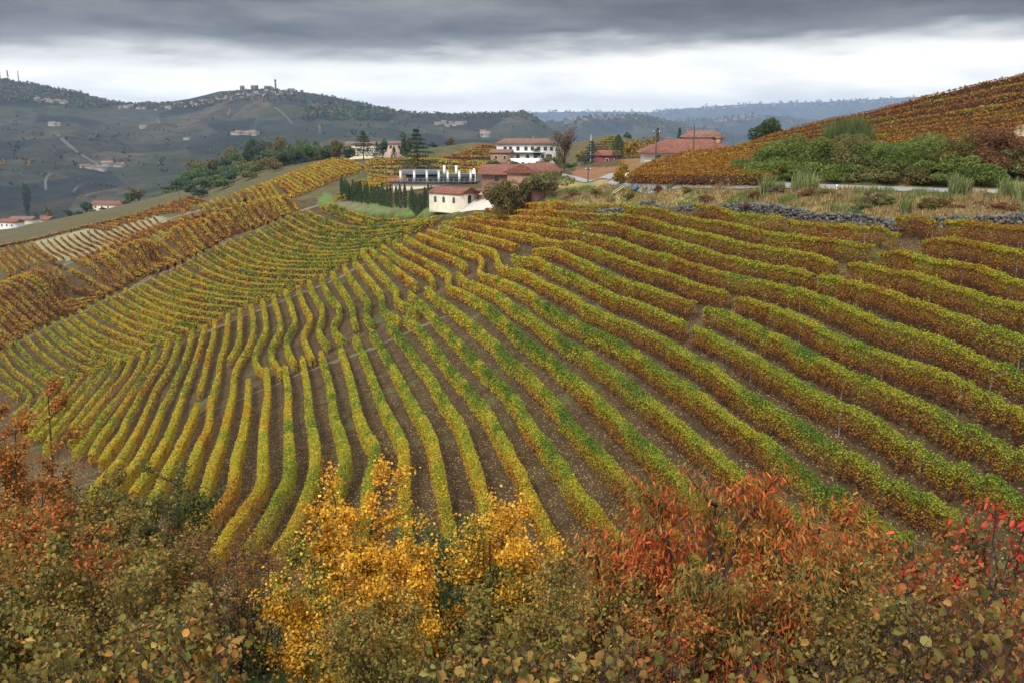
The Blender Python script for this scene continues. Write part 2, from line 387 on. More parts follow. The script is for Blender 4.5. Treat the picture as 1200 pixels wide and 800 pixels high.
# rows in Y: dense close by, about one percent of the distance further out
VV = np.concatenate([np.linspace(-12, 130, 380, endpoint=False), np.geomspace(130 + 40, 16040, NV - 380) - 40])
UU, YY = np.meshgrid(U, VV); XX = UU * (YY + 40)
def ground_z(X, Y):
    w = smooth01((Y - 620) / 380)
    z = np.zeros(len(X)); m = Y < 1010
    z[m] = z_local(X[m], np.minimum(Y[m], 1000)) * (1 - w[m])
    m2 = Y > 615
    z[m2] += z_far(X[m2], Y[m2]) * w[m2]
    return z
ZZ = ground_z(XX.ravel(), YY.ravel()).reshape(XX.shape)
nearw = 1 - smooth01((YY - 90) / 120)
ZZ = ZZ + nearw * (.22 * fbm(XX / 1.1, YY / 1.1, 3, 3)) + .5 * (1 - smooth01((YY - 400) / 200)) * fbm(XX / 9, YY / 9, 3, 8)


def gz(X, Y):
    """ground height under points (bilinear in the sheet)"""
    X = np.asarray(X, float); Y = np.asarray(Y, float)
    iu = np.clip((X / (Y + 40) - U[0]) / (U[1] - U[0]), 0, NU - 1.001); iv = np.clip(np.interp(Y, VV, np.arange(len(VV))), 0, len(VV) - 1.001)
    a = iu.astype(int); b = iv.astype(int); fa = iu - a; fb = iv - b
    return (ZZ[b, a] * (1 - fa) + ZZ[b, a + 1] * fa) * (1 - fb) + (ZZ[b + 1, a] * (1 - fa) + ZZ[b + 1, a + 1] * fa) * fb


def hit(px, py, h=0.0, y0=25.0, y1=5000.0):
    """first point where the ray through a pixel comes within h of the ground, beyond y0"""
    dx, dz = ray(px, py); dx = np.atleast_1d(dx); dz = np.atleast_1d(dz); n = len(dx)
    Ys = np.geomspace(y0, y1, 420)
    lo = np.full(n, y1); hi_ = np.full(n, y1); done = np.zeros(n, bool)
    prev = np.full(n, y0)
    for Yv in Ys:
        below = (dz * Yv) < gz(dx * Yv, np.full(n, Yv)) + h
        new = below & ~done
        lo[new] = prev[new]; hi_[new] = Yv; done |= new; prev[:] = Yv
    for _ in range(14):
        mid = (lo + hi_) / 2; below = (dz * mid) < gz(dx * mid, mid) + h
        hi_ = np.where(below, mid, hi_); lo = np.where(below, lo, mid)
    D = (lo + hi_) / 2
    return np.stack([dx * D, D, dz * D], 1)


def at(px, py, D):
    """ground point in the vertical plane of a pixel at a known distance"""
    X = (px - 600) / F * D
    for _ in range(5):
        Z = float(gz(X, D)); X = (px - 600) / F * (D * math.cos(PIT) - Z * math.sin(PIT))
    return np.array([X, D, float(gz(X, D))])


def base(px, py, y0, y1=900):
    """ground point seen at a pixel"""
    return hit([px], [py], 0, y0, y1)[0]


def inpoly(px, py, poly):
    q = np.zeros(px.shape, bool); n = len(poly)
    for i in range(n):
        x1, y1 = poly[i]; x2, y2 = poly[(i + 1) % n]
        if y1 == y2: continue
        c = ((y1 > py) != (y2 > py)) & (px < (x2 - x1) * (py - y1) / (y2 - y1) + x1)
        q ^= c
    return q


def build_ground():
    PX, PY = project(XX, YY, ZZ)
    C = np.empty(XX.shape + (3,)); M = np.zeros(XX.shape)          # M: how far the soil of the vine rows shows
    C[:] = (.057, .038, .018)
    nz = fbm(XX / 6, YY / 6, 4, 60)
    soil = (YY > 38) & (YY < 330)
    M[soil] = 1
    def zone(poly, rngY, col, m=0.0):
        s = inpoly(PX, PY, P(poly)) & (YY > rngY[0]) & (YY < rngY[1]); C[s] = col; M[s] = m
    # grassy bank under the camera
    nb = YY < 40; t = smooth01((nz + .2) / .4)[..., None]
    C[nb] = ((1 - t) * np.array([.085, .07, .04]) + t * np.array([.05, .085, .025]))[nb]
    # hill land around the bowl
    o = (YY >= 300) & (YY < 800); C[o] = ((1 - t) * np.array([.088, .064, .028]) + t * np.array([.056, .06, .024]))[o]
    zone('30,284 180,250 210,262 110,303 66,306', (290, 470), (.19, .19, .105))
    zone('110,303 210,262 300,243 300,248 205,275 120,310', (290, 420), (.10, .15, .05))
    zone('380,225 400,236 470,238 520,241 560,236 600,238 560,244 520,249 440,252 400,247 370,238', (190, 330), (.085, .125, .035))
    zone('395,236 440,243 500,245 545,238 570,243 500,250 430,249 392,241', (190, 330), (.13, .11, .07))
    zone('415,246 470,254 530,252 575,241 600,240 545,243 500,249', (190, 300), (.07, .14, .025))
    zone('535,236 580,234 600,236 575,243 545,244', (190, 300), (.42, .39, .35))
    b = (PX > 640) & (PX < 1300) & (YY > 84) & (YY < 215) & (PY > 196) & (PY < np.interp(PX, [640, 800, 960, 1050, 1200, 1300], [238, 243, 252, 262, 270, 276]))
    mixb = ((1 - t) * np.array([.23, .165, .07]) + t * np.array([.12, .135, .04])); C[b] = mixb[b]; M[b] = 0
    hillr = (PX > 730) & (YY > 118) & (YY < 290) & (PY < 205); C[hillr] = (.15, .085, .04); M[hillr] = 0
    zone('672,196 726,196 726,210 690,212 672,211', (170, 420), (.17, .085, .045))
    zone('1130,150 1200,135 1260,130 1260,160 1200,160 1140,170', (100, 200), (.32, .27, .16))
    # the far country: woods up high, vineyards and meadows below
    fr = YY > 780; h = ZZ
    wood = smooth01((fbm(XX / 420, YY / 700, 4, 70) * 3 + np.interp(PX, [-200, 0, 120, 200, 420, 600, 1200], [1, .9, .8, -.5, -.2, -.3, -.3]) * np.clip((h - 20) / 60, -1, 1)) / .5)
    cell = fbm(XX / 150, YY / 300, 2, 80) * 2
    fld = np.where((cell > .12)[..., None], (.028, .027, .022), np.where((cell < -.12)[..., None], (.015, .021, .020), (.020, .023, .020)))
    Cf = fld * (1 - wood[..., None]) + np.array([.016, .021, .014]) * wood[..., None]
    C[fr] = Cf[fr]
    V = np.stack([XX, YY, ZZ], -1).reshape(-1, 3)
    i = np.arange(len(VV) - 1)[:, None] * NU + np.arange(NU - 1)[None]
    fa = np.stack([i, i + 1, i + NU + 1, i + NU], -1).reshape(-1, 4)
    m = bpy.data.materials.new('ground_soil'); m.use_nodes = True; k = NT(m.node_tree)
    base = k.add('ShaderNodeVertexColor', layer_name='Col').outputs[0]
    msk = k.add('ShaderNodeAttribute', attribute_name='Soil').outputs['Fac']
    far = k.add('ShaderNodeAttribute', attribute_name='Far').outputs['Fac']
    pos = k.add('ShaderNodeNewGeometry').outputs['Position']
    n1 = k.add('ShaderNodeTexNoise', {'Vector': pos, 'Scale': .35, 'Detail': 8.0, 'Roughness': .65}).outputs[0]
    n2 = k.add('ShaderNodeTexNoise', {'Vector': pos, 'Scale': 3.0, 'Detail': 5.0, 'Roughness': .7}).outputs[0]
    f = k.smooth(k.math('ADD', k.math('MULTIPLY', n1, .45), k.math('MULTIPLY', n2, .55)), .3, .7, .55, 1.45)
    near = k.mix(1.0, base, k.add('ShaderNodeCombineXYZ', {0: f, 1: f, 2: f}).outputs[0], 'MULTIPLY')
    grs = k.smooth(k.add('ShaderNodeTexNoise', {'Vector': pos, 'Scale': .16, 'Detail': 5.0}).outputs[0], .56, .72)
    near = k.mix(k.math('MULTIPLY', k.math('MULTIPLY', grs, msk), .55), near, (.075, .10, .035))
    # fallen vine leaves as pale flecks
    vo = k.add('ShaderNodeTexVoronoi', {'Vector': pos, 'Scale': 4.8, 'Randomness': 1.0})
    vc = k.add('ShaderNodeSeparateColor', {0: vo.outputs['Color']})
    fl = k.math('MULTIPLY', k.math('LESS_THAN', vo.outputs['Distance'], .24), k.math('GREATER_THAN', vc.outputs[0], .30))
    dens = k.smooth(n1, .34, .60)
    flc = k.mix(vc.outputs[1], (.27, .15, .065), (.38, .27, .14))
    near = k.mix(k.math('MULTIPLY', k.math('MULTIPLY', fl, msk), dens), near, flc)
    # far fields: strips of vineyards of different age
    mp = k.add('ShaderNodeMapping', {'Vector': pos, 'Scale': (.0085, .004, 0), 'Rotation': (0, 0, .35)})
    cv = k.add('ShaderNodeTexVoronoi', {'Vector': mp.outputs[0], 'Scale': 1.0}, voronoi_dimensions='2D')
    cs = k.add('ShaderNodeSeparateColor', {0: cv.outputs['Color']})
    pc = k.mix(k.smooth(cs.outputs[0], .15, .85), (.36, .46, .52), (2.1, 1.75, 1.25))
    st = k.add('ShaderNodeTexWave', {'Vector': mp.outputs[0], 'Scale': 9.0, 'Distortion': 6.0, 'Detail': 2.0, 'Detail Scale': .6}, wave_type='BANDS').outputs[0]
    pc = k.mix(k.math('MULTIPLY', st, .5), pc, (.55, .6, .55))
    fn = k.add('ShaderNodeTexNoise', {'Vector': pos, 'Scale': .03, 'Detail': 7.0, 'Roughness': .7}).outputs[0]
    pc = k.mix(1.0, pc, k.mix(k.smooth(fn, .35, .65), (.5, .5, .5), (1.5, 1.5, 1.5)), 'MULTIPLY')
    col = k.mix(far, near, k.mix(1.0, base, pc, 'MULTIPLY'))
    p = k.add('ShaderNodeBsdfPrincipled', {'Base Color': col, 'Roughness': .95, 'Specular IOR Level': .1})
    b = k.add('ShaderNodeBump', {'Strength': .7, 'Height': n2, 'Distance': .12}); k.l.new(b.outputs[0], p.inputs['Normal'])
    k.add('ShaderNodeOutputMaterial', {'Surface': p.outputs[0]})
    mb = MB(); mb.add(V, fa, C.reshape(-1, 3)); o = mb.build('ground', m, smooth=True)
    for nm, val in (('Soil', M), ('Far', smooth01((YY - 650) / 250))):
        at_ = o.data.attributes.new(nm, 'FLOAT', 'POINT'); at_.data.foreach_set('value', val.astype(np.float32).ravel())
    tag(o, kind='structure')
    return o


build_ground()


def ribbon(name, P3, w, mat, lift=.04, kind='structure', label=None, cat=None, n=5):
    """strip laid over the ground along world points"""
    P3 = np.asarray(P3, float); d = np.gradient(P3[:, :2], axis=0); d /= np.linalg.norm(d, axis=1)[:, None] + 1e-9
    nrm = np.stack([-d[:, 1], d[:, 0]], 1); w = np.broadcast_to(w, (len(P3),))
    if mat.name.startswith('beaten'): w = w * (.45 + 1.1 * vnoise(np.arange(len(P3)) / 3.0, np.zeros(len(P3)), 77))
    s = np.linspace(-.5, .5, n)
    X = P3[:, None, 0] + nrm[:, None, 0] * s[None] * w[:, None]; Y = P3[:, None, 1] + nrm[:, None, 1] * s[None] * w[:, None]
    Z = gz(X.ravel(), Y.ravel()).reshape(X.shape) + lift
    i = np.arange(len(P3) - 1)[:, None] * n + np.arange(n - 1)[None]
    fa = np.stack([i, i + n, i + n + 1, i + 1], -1).reshape(-1, 4)
    o = MB().add(np.stack([X, Y, Z], -1).reshape(-1, 3), fa).build(name, mat, smooth=True)
    return tag(o, label, cat, None, kind)


def dense(P3, step):
    P3 = np.asarray(P3, float); L = np.r_[0, np.cumsum(np.linalg.norm(np.diff(P3[:, :2], axis=0), axis=1))]
    n = max(2, int(L[-1] / step) + 1); q = np.linspace(0, L[-1], n)
    return np.stack([np.interp(q, L, P3[:, j]) for j in range(P3.shape[1])], 1)


def trace(s, step=4.0, **kw):
    s = P(s) if isinstance(s, str) else np.asarray(s, float)
    q = dense(np.c_[s, np.zeros(len(s))], step)[:, :2]
    return hit(q[:, 0], q[:, 1], **kw)


SANDY = surf('beaten_earth', (.125, .098, .066), .95, .5, .7)
PALETRACK = surf('pale_track', (.065, .063, .06), .95, .15, .3)
# the asphalt road above the dry stone wall
rp = '''722,215.5,172 735,216,165 790,217,140 850,217.5,131 900,218.5,125 950,220,120 1020,222,115 1100,224.5,109 1200,226,104 1260,227,102'''
rp = np.array([at(float(a), float(b), float(c)) for a, b, c in (t.split(',') for t in rp.split())])
ROADP = dense(rp, 1.5)
# smooth the road sheet over small bumps of the land
ribbon('road', ROADP, 3.8, ASPH, lift=.16, n=3)
ribbon('road', dense(np.array([at(720, 214, 175), at(690, 214, 200), at(655, 214.5, 222), at(640, 214.5, 232)]), 2), 2.2, ASPH, lift=.15, n=3)
bpy.data.objects['road.001'].name = 'side_road'
# farm tracks through the vines
ribbon('farm_track', dense(trace('-10,415 4,408 28,397 60,382 92,368 122,352 153,339 182,321 220,306 270,280 308,266 350,248 376,240', y0=120, y1=500), 2), 1.6, SANDY)
ribbon('terrace_path', dense(trace('206,500 232,490 260,476 290,464 320,452 360,434 400,421 440,407 480,388 524,370', y0=50, y1=300), 1), .9, SANDY, lift=.06)
ribbon('headland_path', dense(trace('236,392 282,372 330,353 360,341 400,325 420,312 450,300', y0=80, y1=400), 1), 1.1, SANDY, lift=.06)
ribbon('grass_track', dense(trace('60,316 120,293 160,276 192,258 230,247 270,245', y0=292, y1=480), 2), 2.2, SANDY)
ribbon('cellar_track', dense(trace('448,224 450,205 447,190', y0=270, y1=500), 3), 6.0, SANDY, lift=.1)
for q, w in (('67,158 74,165 84,174 98,184 112,192 118,197', 9), ('60,204 55,208 53,215 54,224', 4), ('86,227 90,220 98,218', 4), ('184,140 187,146', 6),
             ('270,128 267,136', 5), ('322,126 333,135 343,146', 5), ('374,148 375,156', 5)):
    o = ribbon('hill_road', dense(trace(q, 3, y0=760, y1=6000), 12), w, PALETRACK, lift=1.2, n=3)

# ------------------------------------------------------------------ the vine rows
RAMP = np.array([(.125, .046, .018), (.27, .105, .024), (.38, .20, .024), (.40, .315, .030), (.23, .26, .030), (.075, .125, .020)])
def ramp(v):
    v = np.clip(v, 0, 1) * (len(RAMP) - 1)
    return np.stack([np.interp(v, np.arange(len(RAMP)), RAMP[:, j]) for j in range(3)], 1)


# leaf colour seen across the slopes: px, py, mean (0 rust .. 1 green), how much greener the top is than the side
TONE = np.array([float(q) for q in '''1100,450,.52,1.0 1180,330,.44,.8 1000,290,.42,.6 850,270,.45,.6 700,265,.44,.6 800,330,.42,.7 900,360,.47,.8 800,400,.56,1.0 950,430,.56,1.0 650,390,.82,.6 700,340,.60,.65 700,500,.72,.8 800,560,.64,.9 1000,560,.62,1.0
550,420,.85,.4 480,400,.85,.4 430,350,.78,.3 430,320,.62,.3 500,310,.5,.5 560,300,.55,.5 300,470,.55,.2 200,520,.52,.2 240,570,.50,.2 350,520,.66,.2 340,380,.68,.25 270,400,.60,.2 330,440,.60,.2 450,560,.62,.25 560,570,.55,.35 620,600,.50,.4 690,570,.55,.4 400,480,.78,.25
100,460,.62,.3 60,420,.70,.35 30,470,.66,.3 150,380,.60,.35 120,430,.64,.35 220,350,.58,.3 300,320,.60,.3 320,350,.66,.3 400,295,.70,.3 450,265,.66,.3 500,255,.60,.3 560,255,.42,.35 620,243,.40,.3 780,250,.46,.5 1150,270,.40,.5 1050,265,.40,.5'''.replace('\n', ' ').replace(',', ' ').split()]).reshape(-1, 4)
def tone(px, py):
    d2 = ((px[:, None] - TONE[None, :, 0]) / 1.4) ** 2 + (py[:, None] - TONE[None, :, 1]) ** 2 + 60
    w = d2 ** -1.7; w /= w.sum(1)[:, None]
    return w @ TONE[:, 2], w @ TONE[:, 3]


def smooth_line(p, it=2):
    for _ in range(it):
        q = p.copy(); q[1:-1] = .5 * p[1:-1] + .25 * (p[:-2] + p[2:]); p = q
    return p


def make_row(line, top=1.9, low=.26, halfw=.47, tonefix=None, dens=1.0, vn=.13, parts=True, seed=0, name='vine_row', sizek=.0017):
    """one hedge of vines along world points (on the ground); returns thing, mean tone"""
    ln = dense(smooth_line(line), .5); Dm = float(np.median(ln[:, 1]))
    L = len(ln) * .5
    near_ = parts
    sz_at = np.clip(sizek * ln[:, 1], .108, .62)
    cover = np.interp(ln[:, 1], [60, 90, 140, 220], [6.6, 6.0, 5.2, 4.6]) if near_ else np.full(len(ln), 2.9)
    cum = np.cumsum(cover / (sz_at ** 2 * .55) * dens * .5); n = int(cum[-1])
    t = np.clip(np.interp(rng.random(n) * cum[-1], cum, np.arange(len(ln))) + rng.uniform(-.5, .5, n), 0, len(ln) - 1.001)
    size = np.interp(t, np.arange(len(ln)), sz_at)
    i = t.astype(int); f = t - i
    c = ln[i] * (1 - f[:, None]) + ln[i + 1] * f[:, None]
    d = np.gradient(ln[:, :2], axis=0); d /= np.linalg.norm(d, axis=1)[:, None] + 1e-9
    di = d[i]; nr = np.stack([-di[:, 1], di[:, 0]], 1)
    s = t * .5                                                    # metres along the row
    sd = seed * 17.3
    bul = 1 + .34 * fbm(s / .9, s * 0 + sd, 3, 11); hh = top + .26 * fbm(s / 1.3, s * 0 + sd, 3, 12) + .22 * fbm(s / 6, s * 0 + sd, 2, 13)
    gap = smooth01((fbm(s / 3.2, s * 0 + sd + 5, 3, 14) + .36) / .12)             # thin places
    hh = hh - (1 - gap) * .55
    kind = rng.random(n)
    u = rng.random(n)
    # cross section: rounded top, sides that thin out downwards
    side = np.where(rng.random(n) < .5, -1.0, 1.0)
    istop = kind < .34
    zz = np.where(istop, 0, low + (hh - .16 - low) * (1 - u ** (1.05 if Dm < 95 else 1.2)))
    zz = np.where(kind > .95, .25 + (low - .25) * u, zz)
    wd_ = halfw * bul * np.where(zz < low, .5, np.clip(.72 + .36 * np.sin((zz - low) / 1.3 * math.pi), .4, 1.2))
    off = side * wd_ * (rng.uniform(.12, 1.1, n) ** .75 if near_ else rng.uniform(.55, 1.1, n))
    offt = rng.uniform(-1, 1, n) * halfw * bul * .92
    zt = hh - .30 * (offt / (halfw * bul + 1e-6)) ** 2 + rng.normal(0, .045, n) + np.where(rng.random(n) < .03, rng.uniform(.05, .28, n), 0)
    off = np.where(istop, offt, off); zz = np.where(istop, zt, zz)
    along = rng.normal(0, .06, n)
    if near_:
        # foliage hangs in bunches: thin it out where a coarse noise is low, most near the trunks
        g_ = fbm(s / .42 + side * 40, zz / .34 + sd, 2, 21) + .30 * smooth01((zz - .35) / .75)
        kp = (rng.random(n) < .06 + smooth01((g_ + .02) / .20))
        c, s, nr, di, off, zz, along, istop, side, size, t = [q[kp] for q in (c, s, nr, di, off, zz, along, istop, side, size, t)]; n = int(kp.sum())
    X = c[:, 0] + nr[:, 0] * off + di[:, 0] * along; Y = c[:, 1] + nr[:, 1] * off + di[:, 1] * along
    Z = gz(c[:, 0], c[:, 1]) + zz
    nz = np.where(istop, 1.0, .35)[:, None]
    N = np.c_[nr * (off / (halfw + .05))[:, None] * np.where(istop, .5, 1.2)[:, None], nz[:, 0]] + .55 * rng.normal(size=(n, 3))
    T = np.c_[rng.normal(size=(n, 2)) * .6, -.7 + rng.normal(size=n) * .5]
    px, py = project(c[:, 0], c[:, 1], Z + 0)
    if tonefix is None: m, kk = tone(px, py)
    else: m, kk = np.full(n, tonefix[0]), np.full(n, tonefix[1])
    hrel = np.clip((zz - low) / (top - low), 0, 1)
    v = m + kk * (hrel - (.70 if near_ else .62)) + .62 * fbm(s / 2.6 + off * .4, s * 0 + sd + 3, 3, 15) + .55 * fbm(s / 8, s * 0 + sd + 9, 2, 18) + rng.normal(0, vn, n)
    col = ramp(v) * np.exp(rng.normal(0, .14, n))[:, None]
    gold_dim = smooth01((px - 560) / 200) * np.exp(-((v - .46) / .2) ** 2)      # right-hand slope: gold leaves darker and browner
    col = col * (1 - .42 * gold_dim)[:, None] * np.stack([1 - .08 * gold_dim, 1 + 0 * gold_dim, 1 + .1 * gold_dim], 1)
    sz = size * rng.uniform(.6, 1.35, n)
    mb = MB(); leaves(mb, np.stack([X, Y, Z], 1), T, N, sz, sz * .88, col)
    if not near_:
        # solid core, dark wood brown: gap shade put into colour, rows not see-through
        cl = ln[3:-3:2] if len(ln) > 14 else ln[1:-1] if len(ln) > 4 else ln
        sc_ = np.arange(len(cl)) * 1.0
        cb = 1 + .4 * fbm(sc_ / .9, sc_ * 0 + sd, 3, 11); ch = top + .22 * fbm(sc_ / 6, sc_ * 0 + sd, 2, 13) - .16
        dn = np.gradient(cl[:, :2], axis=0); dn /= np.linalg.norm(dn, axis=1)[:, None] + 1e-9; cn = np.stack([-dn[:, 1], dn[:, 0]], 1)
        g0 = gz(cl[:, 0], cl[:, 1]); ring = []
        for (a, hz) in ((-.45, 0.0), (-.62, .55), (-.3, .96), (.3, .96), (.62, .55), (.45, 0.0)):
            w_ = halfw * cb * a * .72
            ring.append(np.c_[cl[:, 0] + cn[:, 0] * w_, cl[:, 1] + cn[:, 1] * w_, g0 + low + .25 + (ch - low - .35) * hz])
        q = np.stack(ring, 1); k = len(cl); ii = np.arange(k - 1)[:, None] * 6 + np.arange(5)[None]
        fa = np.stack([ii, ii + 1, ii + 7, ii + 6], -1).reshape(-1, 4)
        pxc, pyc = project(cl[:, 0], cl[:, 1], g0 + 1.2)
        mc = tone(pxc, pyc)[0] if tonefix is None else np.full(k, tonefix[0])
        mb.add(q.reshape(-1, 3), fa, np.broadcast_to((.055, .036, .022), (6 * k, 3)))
    base = np.array([ln[0, 0], ln[0, 1], float(gz(ln[0, 0], ln[0, 1]))])
    if not parts:
        o = mb.build(name, LEAF, loc=base)
        return o, float(v.mean())
    root = empty(name, base)
    mb.build('foliage', LEAF, root, loc=base)
    st = MB()
    for s0 in np.arange(.4, L - .3, .95):
        j = int(s0 / .5); j = min(j, len(ln) - 1); x, y = ln[j, :2] + rng.normal(0, .05, 2); z = float(gz(x, y))
        lean = rng.normal(0, .07, 2)
        st.tube([(x, y, z - .1), (x + lean[0] * .5, y + lean[1] * .5, z + .42), (x + lean[0], y + lean[1], z + .95)], [.038, .03, .02], 4, cap=False)
    tag(st.build('vine_stems', STEM, root, loc=base), kind='stuff')
    if Dm < 105:
        for s0 in np.unique(np.r_[np.arange(0, L - 1, 6.5), L - .6]):
            j = min(int(s0 / .5), len(ln) - 1); x, y = ln[j, :2]; z = float(gz(x, y))
            p = bpy.data.objects.new('post', POST_ME); COL.objects.link(p); p.parent = root
            p.location = (x - base[0], y - base[1], z - base[2]); p.rotation_euler = (rng.normal(0, .03), rng.normal(0, .03), rng.uniform(0, 3))
            p.scale = (1, 1, rng.uniform(.94, 1.08))
    return root, float(v.mean())


def post_mesh():
    mb = MB(); mb.tube([(0, 0, -.3), (0, 0, 1.95), (0, 0, 2.0)], [.05, .047, .03], 6)
    o = mb.build('post', POSTW); me = o.data; bpy.data.objects.remove(o); return me
POST_ME = post_mesh()

ORD = 'first second third fourth fifth sixth seventh eighth ninth tenth eleventh twelfth thirteenth fourteenth fifteenth sixteenth seventeenth eighteenth nineteenth twentieth'.split()
ORD += ['twenty-' + q for q in ORD[:9]] + ['thirtieth'] + ['thirty-' + q for q in ORD[:9]] + ['fortieth'] + ['forty-' + q for q in ORD[:9]] + ['fiftieth'] + ['fifty-' + q for q in ORD[:9]]
def hue(v): return 'rust' if v < .24 else 'orange-brown' if v < .38 else 'golden' if v < .54 else 'yellow-green' if v < .72 else 'green'

